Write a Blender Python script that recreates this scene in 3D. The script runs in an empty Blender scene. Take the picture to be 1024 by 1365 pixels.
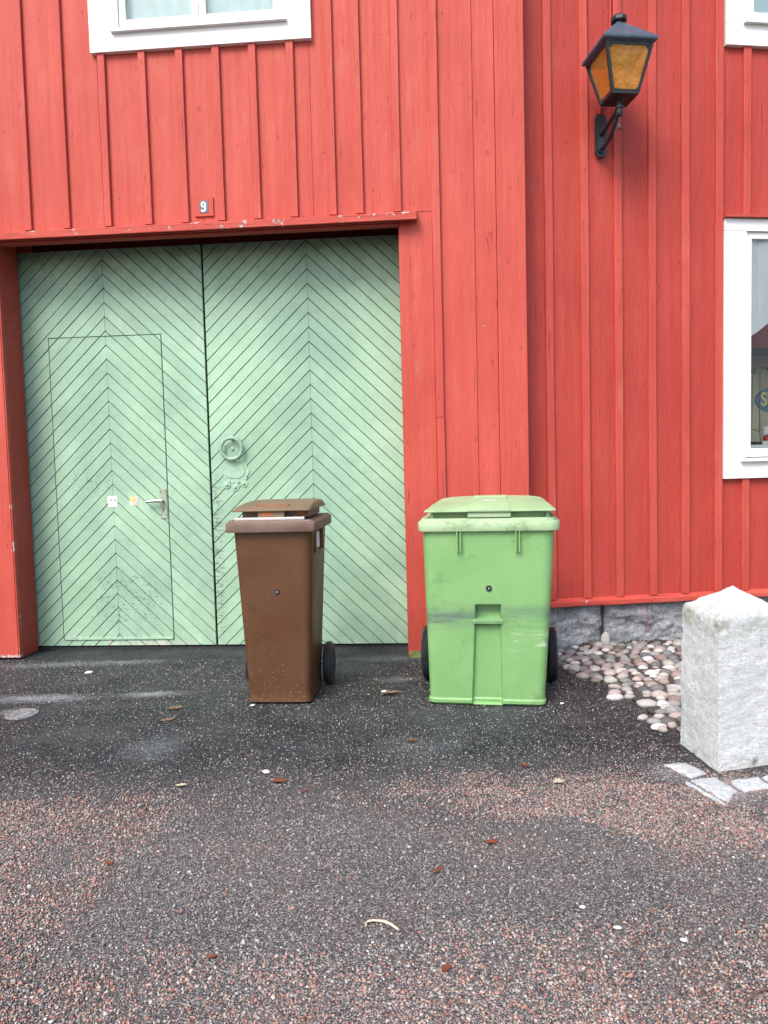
import bpy, bmesh, math, random
import numpy as np
from mathutils import Vector, Matrix, noise
R = math.radians
PI = math.pi
random.seed(7)
rng = np.random.default_rng(11)
C = bpy.context.scene.collection
S = bpy.context.scene

# ------------------------------------------------------------------ camera
P, RO = 0.06240537, 0.02550988          # pitch down, roll
F_ = Vector((0, math.cos(P), -math.sin(P)))
U0 = Vector((0, math.sin(P), math.cos(P))); R0 = Vector((1, 0, 0))
RT = R0*math.cos(RO) - U0*math.sin(RO)
UP = U0*math.cos(RO) + R0*math.sin(RO)
cam = bpy.data.cameras.new('camera'); co = bpy.data.objects.new('camera', cam); C.objects.link(co)
m = Matrix((( RT.x, UP.x, -F_.x, 0), (RT.y, UP.y, -F_.y, 0), (RT.z, UP.z, -F_.z, 1.30), (0, 0, 0, 1)))
co.matrix_world = m
cam.sensor_fit = 'VERTICAL'; cam.sensor_height = 36; cam.lens = 986/1365*36; cam.clip_start = .05; cam.clip_end = 500
S.camera = co
# ------------------------------------------------------------------ light
SUN_EL, SUN_AZ = 49, -30                 # azimuth measured from behind the camera, negative = left
w = bpy.data.worlds.new('World'); S.world = w; w.use_nodes = True
nt = w.node_tree
sky = nt.nodes.new('ShaderNodeTexSky'); sky.sky_type = 'NISHITA'; sky.sun_disc = False
sd = Vector((math.sin(R(SUN_AZ))*math.cos(R(SUN_EL)), -math.cos(R(SUN_AZ))*math.cos(R(SUN_EL)), math.sin(R(SUN_EL))))
sky.sun_elevation = R(SUN_EL); sky.sun_rotation = math.atan2(sd.x, sd.y)
sky.air_density = 1.0; sky.dust_density = 3.0; sky.ozone_density = 1.0
nt.nodes['Background'].inputs[1].default_value = .15
nt.links.new(sky.outputs[0], nt.nodes['Background'].inputs[0])
sl = bpy.data.lights.new('sun', 'SUN'); sl.energy = 1.5; sl.angle = R(28); sl.color = (1, .96, .9)
so = bpy.data.objects.new('sun', sl); C.objects.link(so)
so.rotation_euler = (-sd).to_track_quat('-Z', 'Y').to_euler()
S.view_settings.view_transform = 'Standard'; S.view_settings.look = 'None'
S.view_settings.gamma = 1; S.view_settings.exposure = 1.05

# ------------------------------------------------------------------ node helper
class NT:
    def __init__(s, name):
        s.m = bpy.data.materials.new(name); s.m.use_nodes = True; s.t = s.m.node_tree
        s.b = s.t.nodes['Principled BSDF']; s.tc = s.t.nodes.new('ShaderNodeTexCoord')
        s.obj = s.tc.outputs['Object']
    def set(s, sock, v):
        if isinstance(v, bpy.types.NodeSocket): s.t.links.new(v, sock)
        elif v is not None:
            if sock.type == 'RGBA' and not hasattr(v, '__len__'): v = (v, v, v, 1)
            if sock.type == 'RGBA' and len(v) == 3: v = (*v, 1)
            sock.default_value = v
    def P(s, **k):
        for a, v in k.items(): s.set(s.b.inputs[a.replace('_', ' ')], v)
        return s.m
    def map(s, scale=(1, 1, 1), loc=(0, 0, 0), rot=(0, 0, 0), v=None):
        n = s.t.nodes.new('ShaderNodeMapping'); s.set(n.inputs[0], v or s.obj)
        n.inputs[1].default_value = loc; n.inputs[2].default_value = rot; n.inputs[3].default_value = scale
        return n.outputs[0]
    def noise(s, scale=5, detail=3, rough=.5, v=None, dist=0, col=False):
        n = s.t.nodes.new('ShaderNodeTexNoise'); s.set(n.inputs['Vector'], v or s.obj)
        n.inputs['Scale'].default_value = scale; n.inputs['Detail'].default_value = detail
        n.inputs['Roughness'].default_value = rough; n.inputs['Distortion'].default_value = dist
        return n.outputs[1 if col else 0]
    def vor(s, scale=5, v=None, out='Distance', feat='F1', rnd=1):
        n = s.t.nodes.new('ShaderNodeTexVoronoi'); s.set(n.inputs['Vector'], v or s.obj); n.feature = feat
        n.inputs['Scale'].default_value = scale; n.inputs['Randomness'].default_value = rnd
        return n.outputs[out]
    def mix(s, f, a, b, mode='MIX'):
        n = s.t.nodes.new('ShaderNodeMix'); n.data_type = 'RGBA'; n.blend_type = mode
        s.set(n.inputs[0], f); s.set(n.inputs[6], a); s.set(n.inputs[7], b); return n.outputs[2]
    def math(s, op, a, b=0, c=0, clamp=False):
        n = s.t.nodes.new('ShaderNodeMath'); n.operation = op; n.use_clamp = clamp
        s.set(n.inputs[0], a); s.set(n.inputs[1], b); s.set(n.inputs[2], c); return n.outputs[0]
    def rng(s, v, a, b, c=0, d=1):
        n = s.t.nodes.new('ShaderNodeMapRange'); s.set(n.inputs[0], v)
        for i, x in enumerate((a, b, c, d)): n.inputs[i+1].default_value = x
        return n.outputs[0]
    def ramp(s, v, stops, interp='LINEAR'):
        n = s.t.nodes.new('ShaderNodeValToRGB'); s.set(n.inputs[0], v); e = n.color_ramp.elements
        n.color_ramp.interpolation = interp
        while len(e) < len(stops): e.new(.5)
        for i, (p, c) in enumerate(stops):
            e[i].position = p; e[i].color = (*c, 1) if hasattr(c, '__len__') else (c, c, c, 1)
        return n.outputs[0]
    def xyz(s, v=None):
        n = s.t.nodes.new('ShaderNodeSeparateXYZ'); s.set(n.inputs[0], v or s.obj); return n.outputs
    def bump(s, h, st=.3, d=.01, nrm=None):
        n = s.t.nodes.new('ShaderNodeBump'); n.inputs['Strength'].default_value = st
        n.inputs['Distance'].default_value = d; s.set(n.inputs['Height'], h)
        if nrm: s.set(n.inputs['Normal'], nrm)
        return n.outputs[0]
    def attr(s, name):
        n = s.t.nodes.new('ShaderNodeAttribute'); n.attribute_name = name; return n.outputs[0]
    def mul(s, *a):
        r = a[0]
        for b in a[1:]: r = s.math('MULTIPLY', r, b)
        return r
    def band(s, v, a, b, soft=.1):           # 1 inside [a,b]
        return s.mul(s.rng(v, a-soft, a+soft), s.rng(v, b-soft, b+soft, 1, 0))

RED = (.47, .066, .047)
def red_paint(name, flake=.0, grain='z', seed=0, dark=1.0, base=RED):
    n = NT(name)
    sc = {'z': (1, 1, .035), 'x': (.035, 1, 1)}[grain]
    big = n.noise(1.3, 3, .6, n.map(loc=(seed, 0, 0)))
    st = n.noise(22, 4, .6, n.map(sc, (seed, 3, 1)))
    fine = n.noise(110, 3, .7, n.map(tuple(max(q, .08) for q in sc), (seed, 0, 0)))
    b = tuple(q*dark for q in base)
    col = n.mix(n.rng(big, .3, .7), tuple(q*.90 for q in b), (b[0]*1.08, b[1]*1.28, b[2]*1.3))
    col = n.mix(n.rng(st, .35, .75, 0, .6), col, (b[0]*.80, b[1]*.72, b[2]*.72))
    blotch = n.noise(7, 5, .65, n.map((1, 1, .35) if grain == 'z' else (.35, 1, 1), (seed+5, 2, 0)))
    col = n.mix(n.rng(blotch, .56, .72, 0, .45), col, (b[0]*1.05, b[1]*1.9, b[2]*2.0))
    # hairline cracks along the grain
    cr = n.noise(75, 2, .5, n.map((1, 1, .02) if grain == 'z' else (.02, 1, 1), (seed+9, 0, 4)))
    crm = n.mul(n.rng(cr, .70, .73), n.rng(n.noise(4, 2, .5, n.map(loc=(seed, 8, 0))), .48, .58))
    col = n.mix(n.math('MULTIPLY', crm, .55), col, (b[0]*.25, b[1]*.3, b[2]*.3))
    # knots
    kd = n.vor(2.6, n.map((1, 1, .8), (seed*1.3, 0, 0)))
    kn = n.mul(n.rng(kd, .035, .05, 1, 0), n.rng(kd, .020, .034, .35, 1))
    col = n.mix(n.math('MULTIPLY', kn, .5), col, (b[0]*.5, b[1]*.5, b[2]*.5))
    # small chips of bare primer and wood
    chip = n.noise(55, 3, .6, n.map((1, 1, .4) if grain == 'z' else (.4, 1, 1), (seed, 4, 4)))
    cm = n.rng(chip, .80-.02, .81)
    col = n.mix(cm, col, (.45, .33, .28))
    if 0 < flake < .1:
        ft = n.mul(n.rng(n.math('ADD', n.xyz()[2], n.math('MULTIPLY', n.noise(30, 5, .8), .06)), .055, .065, 1, 0), n.rng(n.noise(45, 4, .7), .42, .5))
        col = n.mix(ft, col, (.50, .46, .42))
        ar = n.mul(n.band(n.xyz()[0], -2.806, -2.786, .003), n.rng(n.noise(14, 5, .8, n.map((1, 1, .5), (1, 5, 0))), .58, .61), n.rng(n.xyz()[2], 1.4, .9, 0, 1))
        col = n.mix(ar, col, (.55, .50, .47))
    if flake > 0:
        fl = n.noise(9, 6, .7, n.map((1, 1, 1), (seed, 7, 2)))
        if flake > .3: fl = n.math('ADD', fl, n.mul(n.rng(n.xyz()[0], -.42, -.15), n.rng(n.xyz()[2], 2.895, 2.925, 0, .13)))
        fm = n.rng(fl, .68-flake*.2, .70-flake*.2)
        wood = n.mix(n.noise(60, 3, .6), (.30, .26, .23), (.62, .58, .54))
        col = n.mix(fm, col, wood)
        h0 = n.math('MULTIPLY', fm, -.6)
    else: h0 = 0.0
    h = n.math('ADD', n.math('MULTIPLY', st, .8), n.math('MULTIPLY', fine, .45))
    h = n.math('ADD', h, h0); h = n.math('SUBTRACT', h, n.math('MULTIPLY', crm, .8)); h = n.math('ADD', h, n.math('MULTIPLY', kn, -.4))
    dn = n.noise(38, 4, .7, n.map((1, 1, .3) if grain == 'z' else (.3, 1, 1), (seed+2, 0, 0)))
    pit = n.rng(dn, .655, .70)
    col = n.mix(n.math('MULTIPLY', pit, .42), col, (b[0]*.55, b[1]*.45, b[2]*.45))
    h = n.math('SUBTRACT', h, n.math('MULTIPLY', pit, .5))
    lo = n.bump(n.noise(7, 4, .6, n.map((1, 1, .25) if grain == 'z' else (.25, 1, 1), (seed+6, 0, 0))), .5, .02)
    return n.P(Base_Color=col, Roughness=n.rng(st, .2, .8, .5, .68), Normal=n.bump(h, .9, .005, lo), Specular_IOR_Level=.28)

def green_paint(name, wicket=False, seed=0):
    n = NT(name); X = n.xyz()
    big = n.noise(2.2, 4, .6, n.map(loc=(seed, 0, 0)))
    col = n.mix(n.rng(big, .3, .7), (.275, .435, .31), (.36, .54, .40))
    tn = n.xyz(n.attr('tint'))[0]
    col = n.mix(1.0, col, n.mix(tn, (.90, .91, .88), (1.04, 1.03, 1.00)), 'MULTIPLY')
    st = n.noise(14, 4, .65, n.map((1, 1, 1), (seed, 0, 0)))
    col = n.mix(n.rng(st, .5, .8, 0, .35), col, (.20, .31, .24))
    bl = n.mul(n.rng(n.noise(1.5, 4, .65, n.map(loc=(seed+3, 1, 0))), .48, .70, 0, .55), 1.0)
    col = n.mix(bl, col, (.17, .29, .24))
    # noise-broken dark tone towards the top, below the lintel
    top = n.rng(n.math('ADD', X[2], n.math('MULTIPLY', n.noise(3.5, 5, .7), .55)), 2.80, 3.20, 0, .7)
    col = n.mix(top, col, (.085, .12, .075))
    # small dark nicks
    nk = n.noise(60, 5, .75, n.map((.55, 1, 1.0), (seed, 0, 0), (0, R(20), 0)))
    col = n.mix(n.rng(nk, .735, .75, 0, .8), col, (.06, .08, .06))
    low = n.rng(X[2], .0, .5, 1, 0)
    sp = n.noise(105, 4, .72, n.map((.42, 1, 1.2), (seed+1, 0, 0)))
    reg = low
    if wicket:
        a = n.mul(n.band(X[2], 1.10, 1.36, .08), n.band(X[0], -2.60, -2.12, .1))
        b = n.mul(n.band(X[2], .10, .62, .12), n.band(X[0], -2.45, -1.8, .15))
        reg = n.math('MAXIMUM', n.math('MULTIPLY', a, .9), b)
    else: reg = n.math('MULTIPLY', low, .5)
    msk = n.mul(n.rng(n.math('ADD', sp, n.math('MULTIPLY', reg, .15)), .735, .75), n.rng(reg, .1, .4))
    col = n.mix(n.math('MULTIPLY', msk, .9), col, (.05, .06, .045))
    ch = n.noise(16, 5, .7, n.map((.7, 1, 1), (seed+4, 2, 0)))
    cm = n.mul(n.rng(n.math('ADD', ch, n.math('MULTIPLY', n.rng(X[2], .02, .2, 1, 0), .16)), .72, .735), n.rng(X[2], .0, .6, 1, .12))
    col = n.mix(cm, col, (.50, .52, .45))
    # splintered foot beside the wicket and frayed meeting edge
    sp2 = n.noise(26, 6, .8, n.map((.6, 1, 1.4), (2, 0, 3)))
    ft = n.mul(n.rng(n.math('ADD', X[2], n.math('MULTIPLY', sp2, .10)), .135, .12, 1, 0) if False else n.rng(n.math('ADD', X[2], n.math('MULTIPLY', sp2, .16)), .12, .15, 1, 0), n.band(X[0], -2.15, -1.62, .05), n.rng(sp2, .46, .52))
    col = n.mix(ft, col, n.mix(n.noise(70, 3, .6), (.20, .18, .15), (.66, .64, .58)))
    fe = n.mul(n.band(X[0], -1.46, -1.385, .03), n.band(X[2], .15, 1.25, .15), n.rng(n.noise(70, 5, .8, n.map((.35, 1, 1), (0, 0, 0), (0, R(40), 0))), .52, .58))
    col = n.mix(n.math('MULTIPLY', fe, .8), col, (.06, .07, .05))
    h = n.math('ADD', n.math('MULTIPLY', st, .5), n.math('MULTIPLY', n.noise(120, 3, .6, n.map((1, 1, .3))), .25))
    h = n.math('SUBTRACT', h, n.math('MULTIPLY', msk, .6))
    return n.P(Base_Color=col, Roughness=n.rng(st, .2, .8, .42, .62), Normal=n.bump(h, .7, .004, n.bump(n.noise(9, 4, .6), .4, .012)), Specular_IOR_Level=.35)

def plain(name, col, rough=.5, var=.12, scale=12, bump=.2, metal=0, spec=.5, dist=.002):
    n = NT(name)
    a = n.noise(scale, 5, .65)
    c = n.mix(n.rng(a, .3, .7), tuple(q*(1-var) for q in col), tuple(min(1, q*(1+var)) for q in col))
    return n.P(Base_Color=c, Roughness=n.rng(n.noise(scale*2.3, 4, .6), .2, .8, rough*.8, min(1, rough*1.2)), Metallic=metal,
               Specular_IOR_Level=spec, Normal=n.bump(n.noise(scale*6, 4, .6), bump, dist))

def white_paint(name):
    n = NT(name)
    a = n.noise(5, 4, .6)
    c = n.mix(n.rng(a, .3, .75), (.80, .80, .79), (.72, .72, .70))
    c = n.mix(n.rng(n.noise(30, 4, .7, n.map((.3, 1, 1))), .70, .74, 0, .6), c, (.42, .42, .38))
    return n.P(Base_Color=c, Roughness=.45, Normal=n.bump(n.noise(60, 3, .6, n.map((.2, 1, 1))), .25, .002))

def plastic(name, base, faded, dirt, smear=None, rough=.42):
    n = NT(name); X = n.xyz()
    a = n.noise(3.5, 4, .6)
    c = n.mix(n.rng(a, .3, .75), base, faded)
    # rain streaks and dust near the ground
    vs = n.noise(26, 4, .65, n.map((1, 1, .05)))
    c = n.mix(n.rng(vs, .5, .85, 0, .30), c, faded)
    du = n.mul(n.rng(n.noise(85, 3, .7), .60, .72), n.rng(X[2], .02, .45, 1, .12))
    c = n.mix(n.math('MULTIPLY', du, .45), c, (.42, .40, .34))
    # scratches
    s1 = n.noise(30, 3, .6, n.map((.12, 1, 1.6), (0, 0, 0), (0, R(12), 0)))
    s2 = n.noise(28, 3, .6, n.map((1.4, 1, .15), (4, 0, 0), (0, R(-20), 0)))
    sc = n.math('MAXIMUM', n.rng(s1, .735, .75), n.rng(s2, .745, .76))
    c = n.mix(n.math('MULTIPLY', sc, .45), c, tuple(min(1, q*1.5+.06) for q in faded))
    c = n.mix(n.rng(n.noise(6, 6, .75), .56, .74, 0, .7), c, dirt)
    if rough > .45: c = n.mix(n.rng(n.noise(22, 6, .8, n.map((.5, 1, 1))), .58, .68, 0, .55), c, tuple(q*.6 for q in dirt))
    if smear:
        z0, z1 = smear
        sm = n.noise(9, 6, .75, n.map((.18, 1, 1.8)))
        k = n.mul(n.band(X[2], z0, z1, .035), n.rng(sm, .40, .62))
        c = n.mix(n.math('MULTIPLY', k, .85), c, (.09, .13, .12))
        w2 = n.mul(n.band(X[2], z0-.11, z0-.02, .02), n.band(X[0], .14, .33, .03), n.rng(n.noise(20, 5, .7, n.map((.25, 1, 1.5))), .50, .60))
        c = n.mix(n.math('MULTIPLY', w2, .7), c, (.62, .70, .60))
    h = n.math('ADD', n.noise(160, 2, .5), n.math('MULTIPLY', sc, -.4))
    return n.P(Base_Color=c, Roughness=n.rng(a, .3, .7, rough*.85, rough*1.25), Normal=n.bump(h, .18, .002), Specular_IOR_Level=.4)

def granite(name, lo, hi, moss=0, drip=False, contrast=1.0):
    n = NT(name); X = n.xyz()
    a = n.noise(70, 5, .75); b = n.noise(4, 4, .6)
    c = n.mix(n.rng(a, .38, .62), lo, hi)
    c = n.mix(n.rng(n.vor(120, None, 'Distance'), .1, .35, .5*contrast, 0), c, tuple(q*.35 for q in lo))
    c = n.mix(n.rng(n.noise(150, 2, .5), .60, .68, 0, .6), c, tuple(min(.9, q*1.35) for q in hi))
    c = n.mix(n.rng(b, .45, .8, 0, .35), c, (lo[0]*.9, lo[1]*.92, lo[2]))
    if moss:
        g = n.mul(n.rng(n.noise(14, 6, .8), .46, .60), n.band(X[2], .55, .66, .04), n.rng(X[0], -.12, .16, 1, .30))
        c = n.mix(n.math('MULTIPLY', g, .8), c, (.24, .26, .10))
        g2 = n.mul(n.rng(n.noise(9, 5, .7), .50, .62), n.rng(X[2], .015, .05, 1, 0))
        c = n.mix(g2, c, (.13, .12, .05))
    if drip:
        dw = n.math('ADD', X[0], n.math('MULTIPLY', n.noise(30, 3, .5), .02)); d = n.math('MAXIMUM', n.mul(n.band(dw, .700, .708, .004), n.rng(X[2], .04, .07)), n.math('MAXIMUM', n.mul(n.band(dw, .655, .659, .003), n.rng(X[2], .16, .2)), n.mul(n.band(dw, .215, .221, .004), n.band(X[2], .06, .17, .02))))
        k = n.mul(n.rng(n.noise(34, 6, .8), .50, .56), n.band(X[2], .03, .17, .05), n.rng(n.noise(4, 2, .5), .42, .55))
        c = n.mix(n.math('MULTIPLY', k, .85), c, (.66, .60, .58))
    if drip: c = n.mix(n.mul(d, n.rng(n.noise(50, 3, .6), .35, .45)), c, (.55, .06, .045))
    h = n.math('ADD', n.noise(55, 6, .85, n.map((.7, .7, 1.5))), n.math('MULTIPLY', n.noise(16, 5, .75, n.map((1, 1, 2.2))), .8))
    c = n.mix(n.rng(n.noise(38, 6, .85, n.map((.6, .6, 1.6))), .52, .68, 0, .3), c, tuple(q*.62 for q in lo))
    c = n.mix(n.rng(n.noise(3.2, 5, .7), .45, .62, 0, .5), c, tuple(q*(.62 if drip else .9) for q in lo))
    return n.P(Base_Color=c, Roughness=.85, Normal=n.bump(h, 1.0, .014), Specular_IOR_Level=.25)

M = {}
M['red'] = red_paint('red_wall_paint')
M['red2'] = red_paint('red_wall_paint_right', seed=11, base=(.40, .047, .034))
M['red_batten'] = red_paint('red_batten_paint', seed=4)
M['red_ledge'] = red_paint('red_ledge_paint', flake=.35, grain='x', seed=2)
M['red_jamb'] = red_paint('red_jamb_paint', flake=.03, seed=6)
M['red_dark'] = red_paint('red_shade_paint', grain='x', seed=8, dark=.8)  # wall red darkened to paint the shade under the drip ledge
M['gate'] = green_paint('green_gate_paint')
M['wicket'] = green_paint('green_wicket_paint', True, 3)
M['groove'] = plain('dirty_groove', (.016, .020, .014), .9)
M['iron_green'] = plain('painted_green_iron', (.30, .46, .33), .45, .2, 30, .3)
M['white'] = white_paint('white_window_paint')
M['steel'] = plain('worn_steel', (.55, .55, .55), .35, .2, 40, .3, 1)
M['iron'] = plain('black_iron', (.018, .022, .026), .38, .3, 20, .3)
M['rubber'] = plain('black_rubber', (.022, .025, .032), .42, .4, 30, .3)
M['hub'] = plain('black_plastic_hub', (.03, .034, .04), .4, .2, 20, .1)
M['dark'] = plain('dark_interior', (.02, .02, .02), .9)
M['greenbin'] = plastic('green_bin_plastic', (.155, .34, .115), (.22, .40, .165), (.10, .18, .08), smear=(.42, .53))
M['greenlid'] = plastic('green_bin_lid_plastic', (.24, .40, .19), (.36, .50, .30), (.20, .30, .16), rough=.5)
M['greenrim'] = plastic('green_bin_rim_plastic', (.26, .40, .20), (.38, .50, .31), (.10, .13, .09), rough=.5)
M['brownbin'] = plastic('brown_bin_plastic', (.082, .034, .014), (.104, .047, .021), (.055, .025, .012))
M['brownrim'] = plastic('brown_bin_rim_plastic', (.11, .062, .044), (.18, .125, .10), (.10, .05, .03), rough=.5)
M['brownlid'] = plastic('brown_bin_lid_plastic', (.14, .095, .055), (.20, .145, .09), (.15, .09, .05), rough=.55)
M['orange'] = plain('rusty_orange_stain', (.34, .10, .035), .7, .4, 60)
M['alu'] = plain('pale_metal_strip', (.52, .50, .49), .45, .15, 40, .2, .2)
M['label'] = plain('white_sticker', (.75, .76, .78), .5, .05)
M['blue'] = plain('pale_blue_print', (.35, .68, .75), .5, .05)
M['grey'] = plain('grey_print', (.10, .10, .11), .5, .05)
M['yellow'] = plain('faded_yellow_sticker', (.72, .50, .20), .6, .2, 50)
M['enamel'] = plain('dark_grey_enamel', (.10, .10, .13), .3, .3, 40)
M['bollard'] = granite('pale_granite', (.62, .655, .655), (.88, .90, .895), moss=1, contrast=.5)
M['found'] = granite('grey_granite', (.19, .21, .235), (.54, .56, .58), drip=True)
M['slab'] = granite('white_worn_granite', (.48, .51, .52), (.78, .80, .80), contrast=.5)
M['sky_sheet'] = plain('pale_sky_sheet', (.78, .93, .95), .8, .05)  # pale cyan paints the sky reflection of the upper panes
M['beige'] = plain('beige_interior_wall', (.80, .74, .60), .8, .15, 4)
M['maroon'] = plain('maroon_reflection', (.30, .035, .045), .8, .3, 18)  # maroon colour paints a red roof reflected in the shop window
M['paper'] = plain('white_paper', (.85, .82, .85), .7, .05)
M['signblue'] = plain('sign_blue', (.07, .15, .28), .5)
M['signyel'] = plain('sign_yellow', (.62, .55, .22), .5)
M['redplastic'] = plain('red_plastic', (.6, .03, .03), .4)
def cobble_mat():
    n = NT('cobble_stone'); t = n.attr('tint')
    c = n.mix(n.rng(n.noise(45, 5, .8), .35, .65, 0, .8), t, n.mix(1.0, t, (1.3, 1.28, 1.25), 'MULTIPLY'))
    c = n.mix(n.rng(n.xyz()[2], .008, -.004, 0, .85), c, (.10, .085, .07))
    c = n.mix(n.rng(n.noise(130, 3, .6), .60, .66, 0, .5), c, (.12, .11, .11))
    return n.P(Base_Color=c, Roughness=.7, Normal=n.bump(n.noise(60, 5, .75), .6, .005), Specular_IOR_Level=.3)
M['cobble'] = cobble_mat()
def gravel_mat():
    n = NT('gravel_stone'); t = n.attr('tint')
    return n.P(Base_Color=n.mix(n.rng(n.noise(400, 2, .5), .3, .7, 0, .3), t, (.5, .45, .42)), Roughness=.85, Specular_IOR_Level=.25)
M['gravel'] = gravel_mat()
def leaf_mat(name, col):
    n = NT(name)
    c = n.mix(n.noise(60, 3, .6), tuple(q*.55 for q in col), tuple(min(1, q*1.35) for q in col))
    return n.P(Base_Color=c, Roughness=.6, Normal=n.bump(n.noise(90, 3, .6), .4, .002))
M['leaf_rust'] = leaf_mat('rust_leaf', (.17, .042, .018)); M['leaf_tan'] = leaf_mat('tan_leaf', (.17, .11, .075)); M['leaf_pale'] = leaf_mat('pale_leaf', (.45, .39, .29))
def ground_mat():
    n = NT('asphalt'); X = n.xyz()
    wob = n.noise(1.1, 5, .65)
    # fine aggregate
    vc = n.vor(240, None, 'Color'); vr = n.xyz(vc)[0]; vg = n.xyz(vc)[1]
    vc2 = n.vor(430, None, 'Color'); v2 = n.xyz(vc2)[0]
    dark = n.mix(v2, (.005, .006, .008), (.024, .027, .031))
    dark = n.mix(n.rng(vr, .84, .93, 0, .9), dark, (.17, .18, .19))
    light = n.mix(n.math('POWER', v2, 1.6), (.014, .014, .016), (.215, .21, .205))
    light = n.mix(n.rng(vr, .78, .97, 0, .85), light, (.38, .36, .34))
    light = n.mix(n.mul(n.rng(vr, 0, .18, .7, 0), 1.0), light, (.018, .018, .020))
    reddish = n.mix(n.rng(vg, .6, .9, 0, .45), light, (.30, .13, .10))
    zone = n.rng(n.math('ADD', X[1], n.math('MULTIPLY', wob, 1.0)), 3.05, 3.75, 1, 0)
    c = n.mix(n.math('MULTIPLY', n.rng(n.noise(2.3, 4, .6), .45, .6), .7), light, reddish)
    c = n.mix(zone, dark, c)
    mid = n.mul(n.rng(n.noise(2.0, 5, .65, n.map(loc=(3, 1, 0))), .46, .66, 0, .5), n.rng(zone, 0, .6, 1, 0))
    c = n.mix(mid, c, (.075, .078, .082))
    # pale dried mineral stains near the gate, each an irregular patch
    def patch(cx, cy, rx, ry, thr=.5):
        v = n.map((1/rx, 1/ry, 1), (-cx/rx, -cy/ry, 0))
        ln = n.t.nodes.new('ShaderNodeVectorMath'); ln.operation = 'LENGTH'; n.set(ln.inputs[0], v)
        e = n.math('ADD', ln.outputs['Value'], n.math('MULTIPLY', n.noise(13, 8, .85, n.map((.6, 1.4, 1), (cx, cy, 0))), 3.0))
        g = n.rng(n.noise(85, 4, .8, n.map((.6, 1.2, 1))), .42, .58)
        return n.mul(n.rng(e, thr+1.15, thr+2.1, 1, 0), n.rng(g, 0, 1, .25, 1))
    ps = [(-2.05, 4.25, .30, .07), (-1.4, 4.27, .18, .05), (-1.12, 3.42, .13, .14), (-2.08, 4.0, .12, .06), (-2.3, 5.0, .45, .06), (-.30, 4.72, .22, .16),
          (-1.75, 5.02, .2, .05), (.05, 4.45, .14, .05), (.12, 3.35, .2, .12), (1.42, 2.86, .20, .07), (1.30, 2.80, .12, .09), (1.18, 3.0, .10, .09), (-.05, 4.95, .35, .08)]
    al = [.8, .8, .28, .5, .45, .35, .4, .35, .18, .55, .5, .5, .4]
    for p, k in zip(ps, al):
        p = (p[0], p[1], p[2]*1.25, p[3]*1.3)
        c = n.mix(n.math('MULTIPLY', patch(*p), k), c, (.38, .42, .45))
    # damp blue-black seam along the first metre before the gate
    rg = n.rng(n.math('ADD', n.noise(3, 4, .6), n.math('MULTIPLY', zone, .3)), .35, .75, .48, .9)
    h = n.math('ADD', n.math('MULTIPLY', n.vor(210), -.8), n.math('MULTIPLY', n.vor(90), -.6))
    h2 = n.noise(14, 5, .7)
    return n.P(Base_Color=c, Roughness=rg, Normal=n.bump(h, .8, .006, n.bump(h2, .35, .02)), Specular_IOR_Level=.3)
M['ground'] = ground_mat()
def glass_mat(name, col=(1, 1, 1)):
    n = NT(name); t = n.t
    tr = t.nodes.new('ShaderNodeBsdfTransparent'); tr.inputs[0].default_value = (.93, .96, .95, 1)
    gl = t.nodes.new('ShaderNodeBsdfGlossy'); gl.inputs['Roughness'].default_value = .02
    fr = t.nodes.new('ShaderNodeFresnel'); fr.inputs[0].default_value = 1.35
    n.set(gl.inputs['Normal'], n.bump(n.noise(3, 2, .5), .04, .02))
    mx = t.nodes.new('ShaderNodeMixShader'); n.set(mx.inputs[0], fr.outputs[0]); n.set(mx.inputs[1], tr.outputs[0]); n.set(mx.inputs[2], gl.outputs[0])
    n.set(t.nodes['Material Output'].inputs[0], mx.outputs[0]); return n.m
M['glass'] = glass_mat('window_glass')
def amber():
    n = NT('amber_glass')
    a = n.noise(9, 3, .55, n.map((1, 1, .8)), dist=.4)
    c = n.mix(n.rng(a, .35, .7), (.90, .42, .05), (.96, .58, .14))
    return n.P(Base_Color=c, Roughness=.12, Transmission_Weight=.75, IOR=1.45, Normal=n.bump(a, .5, .02), Specular_IOR_Level=.7)
M['amber'] = amber()

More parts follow.
